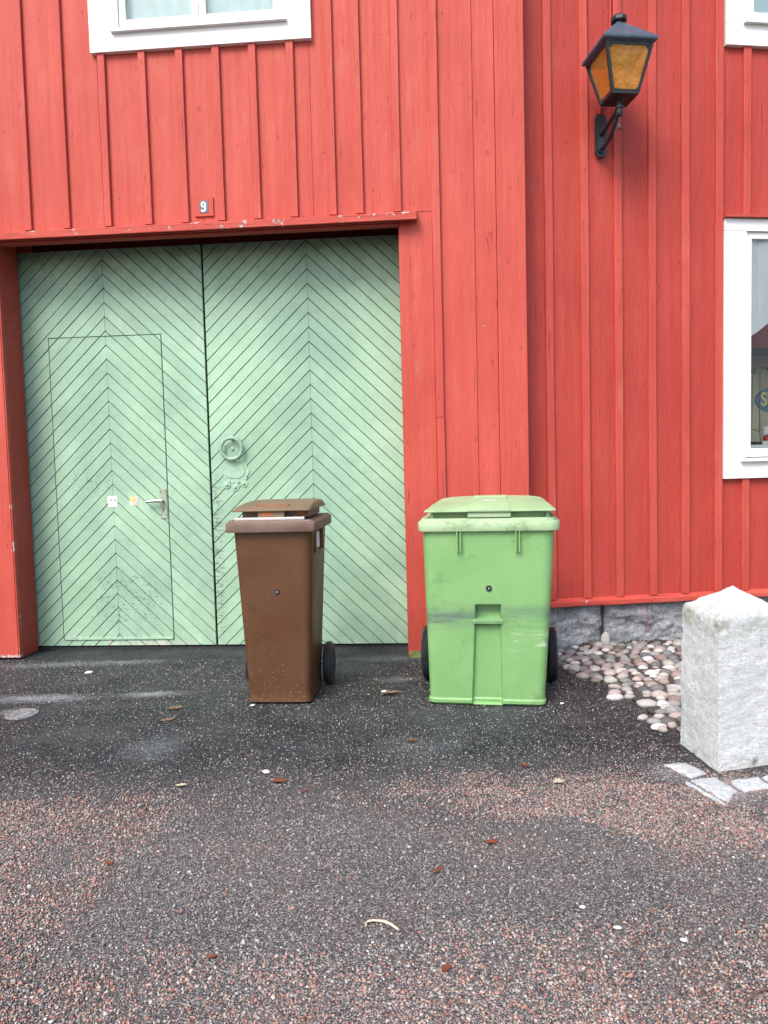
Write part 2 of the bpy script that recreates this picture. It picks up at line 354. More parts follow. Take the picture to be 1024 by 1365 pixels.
# ------------------------------------------------------------------ mesh helpers
class MB:
    def __init__(s): s.v = []; s.f = []; s.t = []
    def add(s, vs, fs, tint=None):
        o = len(s.v); s.v += [tuple(v) for v in vs]; s.f += [tuple(i+o for i in f) for f in fs]
        if tint is not None: s.t += [tint]*len(fs)
    def box(s, x0, x1, y0, y1, z0, z1, bev=0, jit=0):
        if bev <= 0:
            vs = [(x, y, z) for x in (x0, x1) for y in (y0, y1) for z in (z0, z1)]
            fs = [(0, 1, 3, 2), (4, 6, 7, 5), (0, 4, 5, 1), (2, 3, 7, 6), (0, 2, 6, 4), (1, 5, 7, 3)]
            s.add(vs, fs); return
        bm = bmesh.new(); bmesh.ops.create_cube(bm, size=1)
        bmesh.ops.scale(bm, vec=(x1-x0, y1-y0, z1-z0), verts=bm.verts)
        bmesh.ops.translate(bm, vec=((x0+x1)/2, (y0+y1)/2, (z0+z1)/2), verts=bm.verts)
        bmesh.ops.bevel(bm, geom=bm.edges[:], offset=bev, segments=2, affect='EDGES', profile=.6)
        s.bm(bm)
    def bm(s, bm):
        bm.verts.index_update()
        s.add([v.co[:] for v in bm.verts], [[v.index for v in f.verts] for f in bm.faces]); bm.free()
    def loft(s, rings, cap0=True, cap1=True):
        n = len(rings[0]); vs = [p for r in rings for p in r]; fs = []
        for k in range(len(rings)-1):
            for i in range(n):
                j = (i+1) % n; fs.append((k*n+i, k*n+j, (k+1)*n+j, (k+1)*n+i))
        if cap0: fs.append(tuple(range(n-1, -1, -1)))
        if cap1: fs.append(tuple((len(rings)-1)*n+i for i in range(n)))
        s.add(vs, fs)
    def tube(s, pts, r, n=10, cap=True):
        rings = []; pts = [Vector(p) for p in pts]
        if not hasattr(r, '__len__'): r = [r]*len(pts)
        up = Vector((0, 0, 1)) if abs((pts[-1]-pts[0]).normalized().z) < .9 else Vector((1, 0, 0))
        for i, p in enumerate(pts):
            d = (pts[min(i+1, len(pts)-1)]-pts[max(i-1, 0)]).normalized()
            a = d.cross(up).normalized(); b = a.cross(d).normalized()
            rings.append([p+a*math.cos(2*PI*k/n)*r[i]+b*math.sin(2*PI*k/n)*r[i] for k in range(n)])
        s.loft(rings, cap, cap)
    def lathe(s, prof, org, axis='z', n=24):   # prof [(r,h)]
        rings = []
        for r, h in prof:
            ring = []
            for k in range(n):
                a = 2*PI*k/n; u, v = r*math.cos(a), r*math.sin(a)
                p = {'z': (u, v, h), 'y': (u, h, v), 'x': (h, u, v)}[axis]
                ring.append((org[0]+p[0], org[1]+p[1], org[2]+p[2]))
            rings.append(ring)
        s.loft(rings)
    def prism(s, poly, y0, y1, bev=0):          # poly in x,z; extruded along y
        bm = bmesh.new(); f = bm.faces.new([bm.verts.new((x, y0, z)) for x, z in poly])
        g = bmesh.ops.extrude_face_region(bm, geom=[f])
        bmesh.ops.translate(bm, vec=(0, y1-y0, 0), verts=[q for q in g['geom'] if isinstance(q, bmesh.types.BMVert)])
        bmesh.ops.recalc_face_normals(bm, faces=bm.faces)
        if bev: bmesh.ops.bevel(bm, geom=bm.edges[:], offset=bev, segments=2, affect='EDGES')
        s.bm(bm)
    def build(s, name, mat, parent=None, smooth=None, recalc=True):
        me = bpy.data.meshes.new(name); me.from_pydata(s.v, [], s.f)
        if s.t:
            at = me.attributes.new('tint', 'FLOAT_COLOR', 'FACE')
            at.data.foreach_set('color', np.array([(*c, 1) for c in s.t], dtype=np.float32).ravel())
        if recalc:
            bm = bmesh.new(); bm.from_mesh(me); bmesh.ops.recalc_face_normals(bm, faces=bm.faces); bm.to_mesh(me); bm.free()
        me.materials.append(M[mat] if isinstance(mat, str) else mat)
        if smooth is not None:
            me.polygons.foreach_set('use_smooth', [True]*len(me.polygons)); me.set_sharp_from_angle(angle=R(smooth))
        o = bpy.data.objects.new(name, me); C.objects.link(o); o.parent = parent
        return o
def tag(o, label=None, cat=None, group=None, kind=None):
    for k, v in (('label', label), ('category', cat), ('group', group), ('kind', kind)):
        if v: o[k] = v
    return o
def empty(name, loc, rz=0, label=None, cat=None, group=None):
    o = bpy.data.objects.new(name, None); C.objects.link(o); o.location = loc; o.rotation_euler = (0, 0, rz)
    o.empty_display_size = .2
    return tag(o, label, cat, group)
def copy_tree(o, parent=None):
    c = o.copy(); C.objects.link(c); c.parent = parent
    for ch in list(o.children): copy_tree(ch, c)
    return c
def text_mb(body, size, x, y, z, thick=.002, sx=1, offset=0):
    cu = bpy.data.curves.new('t', 'FONT'); cu.body = body; cu.size = size; cu.extrude = thick; cu.offset = offset
    cu.align_x = 'CENTER'; cu.align_y = 'CENTER'
    o = bpy.data.objects.new('t', cu); C.objects.link(o)
    dg = bpy.context.evaluated_depsgraph_get(); me = bpy.data.meshes.new_from_object(o.evaluated_get(dg))
    mb = MB(); mb.add([(x+v.co.x*sx, y-v.co.z, z+v.co.y) for v in me.vertices], [tuple(p.vertices) for p in me.polygons])
    bpy.data.objects.remove(o); bpy.data.curves.remove(cu); bpy.data.meshes.remove(me)
    return mb

# ------------------------------------------------------------------ ground
def gz(x, y): return .004*(noise.noise(Vector((x*.9, y*.9, 0)))) - .004
def make_ground():
    xs = np.concatenate([[-60, -30, -15, -8, -5], np.arange(-3.6, 3.61, .08), [5, 8, 15, 30, 60]])
    ys = np.concatenate([[-60, -30, -12, -5, -1], np.arange(.6, 5.7, .08), [7, 12, 30, 60]])
    mb = MB(); nx, ny = len(xs), len(ys)
    vs = [(x, y, gz(x, y) if abs(x) < 4 and .5 < y < 5.8 else -.004) for y in ys for x in xs]
    fs = [(j*nx+i, j*nx+i+1, (j+1)*nx+i+1, (j+1)*nx+i) for j in range(ny-1) for i in range(nx-1)]
    mb.add(vs, fs); tag(mb.build('ground', 'ground', smooth=60), kind='structure')
make_ground()

# ------------------------------------------------------------------ left building
AL, AR = -0.07498856, 0.12758375
LB = empty('timber_building', (0.18421, 4.96318, 0), AL,
           'red board and batten building with wide green chevron double gate', 'building')
ZT = 6.3
def sub(iv, cut):
    out = []
    for a, b in iv:
        if cut[1] <= a or cut[0] >= b: out.append((a, b)); continue
        if cut[0] > a: out.append((a, cut[0]))
        if cut[1] < b: out.append((cut[1], b))
    return out
WIN_L = (-2.03, -.60, 4.11, 5.55)
bat_L = [-5.1, -4.85, -4.6, -4.35, -4.1, -3.85, -3.6, -3.34, -3.08, -2.82, -2.555, -2.285, -1.995, -1.715, -1.463, -1.218, -.975, -.726, -.468, -.293, -.042]
mb = MB()
edges = [-5.4]+bat_L+[.205, .455]
for a, b in zip(edges[:-1], edges[1:]):
    iv = [(0.012, ZT)]
    if b > -2.80 and a < -.045: iv = sub(iv, (0, 2.956))
    dy = random.uniform(0, .003)
    # the window cuts whole bays
    cuts = [(a, b, iv)]
    if b > WIN_L[0] and a < WIN_L[1]:
        cuts = []
        if a < WIN_L[0]: cuts.append((a, WIN_L[0], iv)); a2 = WIN_L[0]
        else: a2 = a
        if b > WIN_L[1]: cuts.append((WIN_L[1], b, iv)); b2 = WIN_L[1]
        else: b2 = b
        cuts.append((a2, b2, sub(iv, WIN_L[2:])))
    if a < -2.80 < b:
        cuts = [(a, -2.80, [(0.012, ZT)]), (-2.80, b, [(2.956, ZT)])]
    if a == -.042: cuts = [(a, b, [(2.956, ZT)]), (-.042, b, [(.012, 2.953)])]
    for q0, q1, iv2 in cuts:
        for z0, z1 in iv2:
            mb.box(q0+.0008, q1-.0008, dy, .026, z0, z1, .0015)
wl = mb.build('wall', 'red', LB)
mb = MB()      # carcass behind the boards, with the gate and window openings left free
mb.box(-5.4, -2.80, .030, .25, 0.0, ZT); mb.box(-.045, .77, .030, .25, 0.0, ZT)
mb.box(-2.799, -.046, .030, .25, 3.045, 4.0); mb.box(-2.799, -.046, .030, .25, 5.6, ZT)
mb.box(-2.799, -2.06, .030, .25, 4.001, 5.599); mb.box(-.57, -.046, .030, .25, 4.001, 5.599)
mb.box(-5.4, .77, 3.5, 3.6, 0, ZT); mb.box(-5.4, -5.3, .26, 3.49, 0, ZT); mb.box(.55, .77, .26, 3.49, 0, ZT)
mb.build('framing', 'red_dark', LB)
# corner boards
mb = MB(); mb.box(.456, .5955, .010, .028, .012, ZT, .002)
mb.build('corner_board', 'red_jamb', LB)
mb = MB(); mb.box(.5985, .785, .003, .028, .012, ZT, .003); mb.box(.771, .785, .0285, .6, .012, ZT, .002)
mb.build('corner_board', 'red', LB)
# battens
def batten(parent, s, z0, z1, wd=.05, y0=-.022, mat='red_batten', ywall=.0005):
    mb = MB(); n = max(2, int((z1-z0)/.25)); ph = random.uniform(0, 90)
    rings = []
    for k in range(n+1):
        z = z0+(z1-z0)*k/n; dx = .0035*noise.noise(Vector((ph, z*.8, 0))); h = wd/2+.0015*noise.noise(Vector((ph+9, z*2, 0)))
        rings.append([(s+dx-h, ywall, z), (s+dx-h, y0+.003, z), (s+dx-h+.003, y0, z), (s+dx+h-.003, y0, z), (s+dx+h, y0+.003, z), (s+dx+h, ywall, z)])
    mb.loft(rings); return mb.build('batten', mat, parent)
for s in bat_L:
    if -2.06 < s < -.575:
        batten(LB, s, 2.957, 4.083); batten(LB, s, 5.60, ZT)
    elif s < -2.84: batten(LB, s, .012 if s < -3.0 else 2.957, ZT)
    else: batten(LB, s, 2.957, ZT)
batten(LB, .207, 1.612, ZT, .053); batten(LB, .209, .012, 1.609, .052)
# jambs: splayed reveal
mb = MB()
mb.loft([[(-2.80, .0265, z), (-2.80, -.006, z), (-2.797, -.009, z), (-2.793, -.009, z), (-2.790, -.006, z), (-2.852, .30, z), (-2.88, .30, z)] for z in (.012, 3.0)])
mb.build('door_jamb', 'red_jamb', LB)
mb = MB(); mb.box(-3.03, -2.8005, -.012, -.001, .012, 2.867, .002)
mb.build('jamb_board', 'red_jamb', LB)
mb = MB(); mb.box(-.038, .178, -.007, -.0005, .012, 2.915, .002); mb.box(-.038, -.020, .001, .30, .012, 2.998)
mb.build('door_jamb', 'red_jamb', LB)
mb = MB(); mb.box(-.036, .05, -.010, .03, -.02, .040, .004)
mb.build('jamb_foot', plain('mossy_green_foot', (.16, .20, .06), .8, .4, 40), LB)
# lintel, drip ledge
mb = MB(); mb.box(-2.88, -.021, .036, .25, 3.00, 3.04, .003); mb.box(-2.88, -.021, .60, .64, 0, 3.2)  # header raised so the recess goes dark; rear box added to block light
mb.build('lintel_and_blocker', 'red_dark', LB)
mb = MB(); mb.box(-3.2, -.040, -.022, .035, 2.868, 2.884, .004); mb.box(-3.2, -.041, -.040, .034, 2.8845, 2.894, .002)
mb.build('lintel_moulding', 'red_dark', LB)
mb = MB()
sx = np.linspace(-3.4, .080, 50)
rg = []
for x in sx:
    j = .002*noise.noise(Vector((x*4, 0, 3)))
    rg.append([(x, 0.0, 2.958+j), (x, -.082+j, 2.930+j), (x, -.086+j, 2.926+j), (x, -.085+j, 2.884+j), (x, -.080, 2.880), (x, -.045, 2.8955), (x, 0, 2.8955)])
mb.loft(rg); mb.build('drip_ledge', 'red_ledge', LB)

# chevron planking
def clip(poly, a, b, c, t):      # keep a*x+b*z<=c ; poly [(x,z,edge_tag_to_next)]
    out = []; n = len(poly)
    for i in range(n):
        p, q = poly[i], poly[(i+1) % n]
        dp, dq = a*p[0]+b*p[1]-c, a*q[0]+b*q[1]-c
        if dp <= 1e-9:
            if dq <= 1e-9: out.append(p)
            else:
                k = dp/(dp-dq); out.append(p); out.append((p[0]+(q[0]-p[0])*k, p[1]+(q[1]-p[1])*k, t))
        elif dq <= 1e-9:
            k = dp/(dp-dq); out.append((p[0]+(q[0]-p[0])*k, p[1]+(q[1]-p[1])*k, p[2]))
    res = []
    for p in out:
        if not res or math.hypot(p[0]-res[-1][0], p[1]-res[-1][1]) > 1e-6: res.append(p)
        else: res[-1] = p
    if len(res) > 1 and math.hypot(res[0][0]-res[-1][0], res[0][1]-res[-1][1]) < 1e-6: res.pop()
    return res
def area(p): return .5*sum(p[i][0]*p[(i+1) % len(p)][1]-p[(i+1) % len(p)][0]*p[i][1] for i in range(len(p)))
def inset(poly, d):              # d: dict tag->inset, ccw polygon
    n = len(poly); L = []
    for i in range(n):
        x0, z0, t = poly[i]; x1, z1, _ = poly[(i+1) % n]
        l = math.hypot(x1-x0, z1-z0); nx, nz = -(z1-z0)/l, (x1-x0)/l
        L.append((nx, nz, nx*x0+nz*z0+d[t]))
    out = []
    for i in range(n):
        a, b = L[i-1], L[i]; det = a[0]*b[1]-a[1]*b[0]
        if abs(det) < 1e-6: out.append((poly[i][0], poly[i][1])); continue
        out.append(((a[2]*b[1]-a[1]*b[2])/det, (a[0]*b[2]-a[2]*b[0])/det))
    return out
SL, PT = .965, .1006
def planks(mb, rects, sc, phase, yf, holes=None):
    for (x0, x1, z0, z1, tags) in rects:      # tags for bottom,right,top,left: 'e' edge, 's' seam
        for side in (-1, 1):
            base = [(x0, z0, tags[0]), (x1, z0, tags[1]), (x1, z1, tags[2]), (x0, z1, tags[3])]
            base = clip(base, -side, 0, -side*sc, 'c')
            if len(base) < 3: continue
            k0 = int((z0-4)/PT); k1 = int((z1+4)/PT)
            for k in range(k0, k1):
                a = k*PT+phase; b = a+PT
                # w = z + SL*side*(x-sc)
                p = clip(base, SL*side, 1, b+SL*side*sc, 'g')
                if len(p) < 3: continue
                p = clip(p, -SL*side, -1, -(a+SL*side*sc), 'g')
                if len(p) < 3 or area(p) < 2e-5: continue
                top = inset(p, {'g': .0037, 'e': .002, 's': 0, 'c': .0010}); mid = inset(p, {'g': .0020, 'e': .0008, 's': 0, 'c': .0004})
                n = len(p)
                if area([(q[0], q[1]) for q in top]) <= 1e-5: continue
                if max(math.hypot(t[0]-q[0], t[1]-q[1]) for t, q in zip(top, p)) > .03: continue
                h = random.Random(k*7+side+int(sc*10)).uniform(-.0012, .0012)
                vs = [(q[0], yf+h, q[1]) for q in top]+[(q[0], yf+.0040+h, q[1]) for q in mid]+[(q[0], yf+.016, q[1]) for q in mid]
                fs = [tuple(range(n))]
                for i in range(n):
                    if p[i][2] == 's': continue
                    j = (i+1) % n
                    fs.append((i, j, n+j, n+i)); fs.append((n+i, n+j, 2*n+j, 2*n+i))
                tv = random.Random(k*31+side*5+int(sc*10)).random()
                mb.add(vs, fs, (tv, tv, tv))
GX0, GXM, GX1, GZ0, GZ1 = -2.848, -1.456, -.032, .022, 2.90
WX0, WX1, WZ0, WZ1 = -2.615, -1.778, .067, 2.282
YF = .28
mb = MB()
e = .0025
rects = [(GX0, WX0-e, GZ0, WZ0, 'esss'), (GX0, WX0-e, WZ0, WZ1, 'sese'), (GX0, WX0-e, WZ1, GZ1, 'ssee'),
         (WX0-e, WX1+e, GZ0, WZ0-e, 'eses'), (WX0-e, WX1+e, WZ1+e, GZ1, 'eses'),
         (WX1+e, GXM-.006, GZ0, WZ0, 'eess'), (WX1+e, GXM-.006, WZ0, WZ1, 'sese'), (WX1+e, GXM-.006, WZ1, GZ1, 'sees')]
# order of tags is bottom, right, top, left
rects[0] = (GX0, WX0-e, GZ0, WZ0, 'esse'); rects[2] = (GX0, WX0-e, WZ1, GZ1, 'ssee')
rects[3] = (WX0-e, WX1+e, GZ0, WZ0-e, 'eses'); rects[4] = (WX0-e, WX1+e, WZ1+e, GZ1, 'eses')
planks(mb, rects, -2.187, 0.0074, YF)
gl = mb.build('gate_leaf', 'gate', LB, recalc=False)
mb = MB(); mb.box(GX0, GXM-.006, YF+.015, YF+.05, GZ0, GZ1); mb.build('backing_board', 'groove', gl)
mb = MB(); planks(mb, [(WX0+.001, WX1-.001, WZ0+.001, WZ1-.001, 'eeee')], -2.187, 0.0074, YF-.002)
wk = mb.build('wicket_door', 'wicket', LB, recalc=False)
mb = MB(); planks(mb, [(GXM+.006, GX1, GZ0, GZ1, 'eeee')], -.707, 0.0784, YF+.001)
gr = mb.build('gate_leaf', 'gate', LB, recalc=False)
mb = MB(); mb.box(GXM+.006, GX1, YF+.016, YF+.05, GZ0, GZ1); mb.build('backing_board', 'groove', gr)
mb = MB(); mb.box(WX0+.01, WX1-.002, YF-.010, YF-.0015, .068, .086, .002)
mb.t = []; mb.build('kick_strip', 'iron_green', wk)
# wicket hardware
mb = MB(); mb.box(-1.837, -1.785, YF-.008, YF-.0022, .958, 1.172, .002)
mb.build('lock_plate', plain('greyish_lock_paint', (.30, .36, .25), .5, .3, 60, .4), wk)
mb = MB(); mb.prism([(-1.814, 1.008), (-1.809, 1.008), (-1.809, 1.027), (-1.806, 1.030), (-1.807, 1.036), (-1.812, 1.038), (-1.816, 1.036), (-1.817, 1.030), (-1.814, 1.027)], YF-.0098, YF-.0075)
mb.build('keyhole', 'iron', wk)
for q in (.985, 1.155):
    for x in (-1.828, -1.793): mb = MB(); mb.lathe([(.0, -.0035), (.004, -.003), (.004, 0)], (x, YF-.008, q), 'y', 8); mb.build('screw', 'iron', wk)
mb = MB(); mb.tube([(-1.812, YF-.006, 1.088), (-1.812, YF-.045, 1.088)], .010, 12)
mb.tube([(-1.805, YF-.045, 1.088), (-1.84, YF-.048, 1.090), (-1.90, YF-.046, 1.086), (-1.93, YF-.042, 1.083)], [.013, .013, .012, .010], 10)
mb.build('door_handle', 'steel', wk, smooth=40)
mb = MB(); mb.box(-2.228, -2.158, YF-.0042, YF-.0025, 1.052, 1.128, .0005); st = mb.build('sticker', 'label', wk)
mb = MB()
for q in (-2.212, -2.182):
    mb.prism([(q, 1.096), (q+.003, 1.104), (q+.016, 1.104), (q+.018, 1.096), (q+.012, 1.093), (q+.006, 1.098)], YF-.0052, YF-.0043)
mb.build('sticker_print', 'grey', wk)
mb = MB(); mb.box(-2.198, -2.188, YF-.0050, YF-.0043, 1.082, 1.112); mb.build('sticker_print', 'blue', wk)
mb = MB(); mb.prism([(-2.065, 1.058), (-2.00, 1.055), (-1.998, 1.12), (-2.06, 1.124)], YF-.0040, YF-.0025)
mb.build('torn_sticker', plain('torn_paper', (.55, .52, .44), .8, .35, 70), wk)
mb = MB(); mb.lathe([(0, -.0007), (.020, -.0007), (.020, 0)], (-2.042, YF-.0042, 1.102), 'y', 14); mb.build('sticker_print', 'yellow', wk)
# pull ring and scalloped back plate on the right leaf
cx, cz = -1.282, 1.45
mb = MB(); ring = []
K = 40
for k in range(K+1):
    a = 2*PI*k/K; ring.append(Vector((cx+.075*math.cos(a), YF-.040-.004*math.sin(a), cz+.075*math.sin(a))))
rings = []
for k in range(K):
    a = 2*PI*k/K; rad = Vector((math.cos(a), 0, math.sin(a))); rr = .0128+(.003 if abs(a-1.5*PI) < .25 else 0)+(.002 if abs(a-.5*PI) < .25 else 0)
    rings.append([tuple(ring[k]+rad*rr*math.cos(2*PI*i/10)+Vector((0, 1, 0))*rr*math.sin(2*PI*i/10)) for i in range(10)])
n_ = len(rings); vs = [p for r_ in rings for p in r_]
fs = [(k*10+i, k*10+(i+1) % 10, ((k+1) % n_)*10+(i+1) % 10, ((k+1) % n_)*10+i) for k in range(n_) for i in range(10)]
mb.add(vs, fs)
mb.lathe([(0, -.055), (.012, -.052), (.016, -.040), (.012, 0)], (cx, YF+.0, cz+.075), 'y', 12)
mb.build('door_ring', plain('ring_paint', (.24, .37, .27), .4, .2, 40, .3), gr, smooth=40)
mb = MB(); mb.lathe([(0, -.008), (.060, -.007), (.072, -.003), (.076, 0)], (cx-.002, YF+.001, cz), 'y', 32)
mb.lathe([(0, -.022), (.012, -.018), (.016, -.006)], (cx-.002, YF, cz), 'y', 12)
for a in (200, 250, 290, 340, 20, 160): mb.lathe([(0, -.006), (.005, -.004), (.006, 0)], (cx+.064*math.cos(R(a)), YF-.004, cz+.064*math.sin(R(a))), 'y', 8)
mb.build('ring_plate', 'iron_green', gr, smooth=40)
def blob(cx, cz, rx, rz, n=28, f=None):
    return [(cx+rx*(1+(f(2*PI*k/n) if f else 0))*math.cos(2*PI*k/n), cz+rz*(1+(f(2*PI*k/n) if f else 0))*math.sin(2*PI*k/n)) for k in range(n)]
mb = MB(); pz = 1.285
mb.prism(blob(cx+.01, pz, .100, .085, 48, lambda a: .05*math.cos(8*a)), YF-.004, YF+.0005)
mb.prism(blob(cx+.008, pz+.01, .075, .070, 40, lambda a: -.16*max(0, math.cos(a+PI/2))**6), YF-.009, YF-.004, .002)
for dx, dz in ((-.055, -.095), (.008, -.112), (.072, -.088)):
    mb.lathe([(0, -.016), (.009, -.013), (.014, -.006), (.026, -.005), (.030, 0)], (cx+dx, YF, pz+dz), 'y', 16)
for a in range(0, 360, 24): mb.lathe([(0, -.004), (.0045, -.003), (.005, 0)], (cx+.01+.091*math.cos(R(a)), YF-.004, pz+.077*math.sin(R(a))), 'y', 8)
mb.build('lock_escutcheon', 'iron_green', gr, smooth=40)
# threshold, coloured near black to paint the shade of the gap
mb = MB(); mb.box(-2.85, -.03, .30, .42, -.03, .010, .003); mb.build('threshold', plain('gap_shade_threshold', (.035, .037, .04), .8, .3, 20), LB)

def window(parent, x0, x1, z0, z1, panes, casing=.17, ctop=.17, cbot=.20, y=-.034, sky_sheet=True, sill=True):
    """white casing boards, sashes with glass, projecting sill"""
    mb = MB()
    mb.box(x0, x0+casing, y, .0295, z0+cbot+.001, z1-ctop-.001, .003); mb.box(x1-casing, x1, y, .0295, z0+cbot+.001, z1-ctop-.001, .003)
    mb.box(x0, x1, y, .0295, z0, z0+cbot, .003); mb.box(x0, x1, y-.002, .0295, z1-ctop, z1, .003)
    wd = mb.build('window', 'white', parent)
    ix0, ix1, iz0, iz1 = x0+casing, x1-casing, z0+cbot, z1-ctop
    mb = MB()
    if sill:
        mb.loft([[(x, .02, iz0+.020), (x, y-.030, iz0+.004), (x, y-.030, iz0-.010), (x, .02, iz0-.010)] for x in (ix0-.045, ix1+.045)])
        mb.build('sill', 'white', wd)
    mb = MB(); fr = .045
    n = panes; wp = (ix1-ix0)/n
    for k in range(n):
        a, b = ix0+k*wp+.002, ix0+(k+1)*wp-.002
        c0, c1 = iz0+.022, iz1-.002
        mb.box(a, a+fr, -.018, .02, c0, c1, .003); mb.box(b-fr, b, -.018, .02, c0, c1, .003)
        mb.box(a+fr+.0005, b-fr-.0005, -.018, .02, c0, c0+fr+.015, .003); mb.box(a+fr+.0005, b-fr-.0005, -.018, .02, c1-fr, c1, .003)
        mz = c0+(c1-c0)*.72
        if sky_sheet: mb.box(a+fr+.0005, b-fr-.0005, -.014, .016, mz-.012, mz+.012, .002)
    mb.build('sash', 'white', wd)
    for k in range(n):
        a, b = ix0+k*wp+.002, ix0+(k+1)*wp-.002
        mb = MB(); mb.box(a+fr-.004, b-fr+.004, .000, .004, iz0+.07, iz1-.04); mb.build('pane', 'glass', wd)
    if sky_sheet:  # added wavy sheet, stands in for sky reflected in the glass
        mb = MB(); nx = 60
        rgs = []
        for i in range(nx+1):
            x = ix0+.01+(ix1-ix0-.02)*i/nx; yy = .05+.006*math.sin(i*1.1)+.004*math.sin(i*.37)
            rgs.append([(x, yy, iz0+.02), (x, yy+.002, iz0+.02), (x, yy+.002, iz1), (x, yy, iz1)])
        mb.loft(rgs); mb.build('sky_sheet', 'sky_sheet', wd, smooth=50)
    return wd
window(LB, -2.058, -.577, 4.078, 5.58, 2, casing=.20, cbot=.122)
# roof
mb = MB(); mb.loft([[(x, -.45, ZT-.12), (x, -.45, ZT-.04), (x, 1.8, ZT+1.5), (x, 4.0, ZT-.02), (x, 4.0, ZT-.10), (x, 1.8, ZT+1.40)] for x in (-5.5, .95)])
mb.build('roof', plain('clay_tile', (.28, .10, .06), .8, .3, 8), LB)

# ------------------------------------------------------------------ right house
HB = empty('timber_house', (1.16812, 5.13235, 0), AR,
           'red board and batten house on rough granite foundation stones with white windows', 'house')
bat_R = [-.006, .248, .488, .736, .981, 1.230]
bat_W = [1.437, 1.685, 1.93, 2.17, 2.41]
bat_F = [2.68, 2.93, 3.18, 3.43, 3.68, 3.93]
SK = .335
mb = MB(); edges = [-.45, -.25]+bat_R+bat_W+bat_F+[4.2]
W1 = (1.285, 2.545, 1.17, 2.93); W2 = (1.285, 2.545, 4.15, 5.70)
for a, b in zip(edges[:-1], edges[1:]):
    dy = random.uniform(0, .003)
    segs = [(a, b, [(SK-.03, ZT)])]
    if a < W1[0] < b: segs = [(a, W1[0], [(SK-.03, ZT)]), (W1[0], b, sub(sub([(SK-.03, ZT)], W1[2:]), W2[2:]))]
    elif a < W1[1] < b: segs = [(a, W1[1], sub(sub([(SK-.03, ZT)], W1[2:]), W2[2:])), (W1[1], b, [(SK-.03, ZT)])]
    elif W1[0] <= a and b <= W1[1]: segs = [(a, b, sub(sub([(SK-.03, ZT)], W1[2:]), W2[2:]))]
    for q0, q1, ivs in segs:
        for z0, z1 in ivs: mb.box(q0+.0008, q1-.0008, dy, .026, z0, z1, .0015)
mb.build('wall', 'red2', HB)
mb = MB()
mb.box(-.45, 1.28, .03, .16, .30, ZT); mb.box(2.55, 4.2, .03, .16, .30, ZT)
mb.box(1.281, 2.549, .03, .16, .30, 1.16); mb.box(1.281, 2.549, .03, .16, 2.94, 4.14); mb.box(1.281, 2.549, .03, .16, 5.71, ZT)
mb.build('framing', 'red_dark', HB)
for s in bat_R: batten(HB, s, SK, ZT, .056)
for s in bat_W:
    batten(HB, s, SK, 1.150, .055); batten(HB, s, 2.985, 4.130, .055); batten(HB, s, 5.76, ZT, .055)
for s in bat_F: batten(HB, s, SK, ZT, .056)
mb = MB()
rg = []
for x in np.linspace(-.22, 4.2, 60):
    j = .003*noise.noise(Vector((x*3, 5, 0)))
    rg.append([(x, -.0008, .338+j), (x, -.034, .322+j), (x, -.045, .316+j), (x, -.046, .288+j), (x, -.040, .284+j), (x, .02, .286)])
mb.loft(rg); mb.build('skirting_board', red_paint('red_skirting_paint', flake=.22, grain='x', seed=12), HB)
# foundation: rough hewn blocks, each a part
def rock(x0, x1, z0, z1, yf, seed, amp=.034, depth=.25):
    mb = MB(); nx = int((x1-x0)/.012); nz = int((z1-z0)/.012); vs = []; fs = []
    for j in range(nz+1):
        for i in range(nx+1):
            u, v = i/nx, j/nz; x, z = x0+(x1-x0)*u, z0+(z1-z0)*v
            ed = min(u*(x1-x0), (1-u)*(x1-x0), (1-v)*(z1-z0))
            pil = -.035*(1-math.exp(-ed/.03))
            q = Vector((x*7, seed*3.1, z*9))
            nn = noise.fractal(q, 1, 2, 5)*amp+abs(noise.noise(q*2.3))*amp*.8
            vs.append((x+.004*noise.noise(q*1.7), yf+pil+nn+.03, z))
    for j in range(nz):
        for i in range(nx): a = j*(nx+1)+i; fs.append((a, a+1, a+nx+2, a+nx+1))
    mb.add(vs, fs)
    mb.box(x0+.002, x1-.002, yf+.055, yf+depth, z0, z1-.001)
    return mb
for i, (a, b) in enumerate(((-.40, .375), (.395, 1.30), (1.33, 2.1), (2.12, 3.1), (3.12, 4.2))):
    rock(a, b, -.05, .285 if i != 1 else .282, .005, i+2).build('foundation_stone', 'found', HB, smooth=70, recalc=False)
mb = MB(); mb.box(-.45, 4.2, .12, .5, -.05, .283); mb.build('foundation_core', 'dark', HB)
# lower window with display and upper window
w1 = window(HB, 1.262, 2.57, 1.145, 2.958, 2, casing=.165, ctop=.085, cbot=.13, sky_sheet=False)
mb = MB(); mb.loft([[(x, .02, 2.990), (x, -.065, 2.978), (x, -.067, 2.960), (x, .02, 2.960)] for x in (1.252, 2.58)])
mb.build('drip_board', 'red_dark', w1)
window(HB, 1.270, 2.57, 4.125, 5.75, 2, casing=.165, cbot=.15)
mb = MB(); mb.loft([[(x, -.45, ZT-.12), (x, -.45, ZT-.04), (x, 1.8, ZT+1.5), (x, 4.0, ZT-.02), (x, 4.0, ZT-.10), (x, 1.8, ZT+1.40)] for x in (-.2, 4.3)])
mb.build('roof', plain('clay_tile_house', (.26, .09, .055), .8, .3, 8), HB)
mb = MB()      # lit shop interior box
mb.box(.9, 3.0, .85, .9, .9, 3.3); mb.box(.9, 3.0, .17, .849, .95, 1.18); mb.box(.85, .899, .17, .9, .9, 3.3); mb.box(3.001, 3.05, .17, .9, .9, 3.3); mb.box(.9, 3.0, .17, .849, 3.1, 3.3)
mb.build('interior', 'beige', HB)
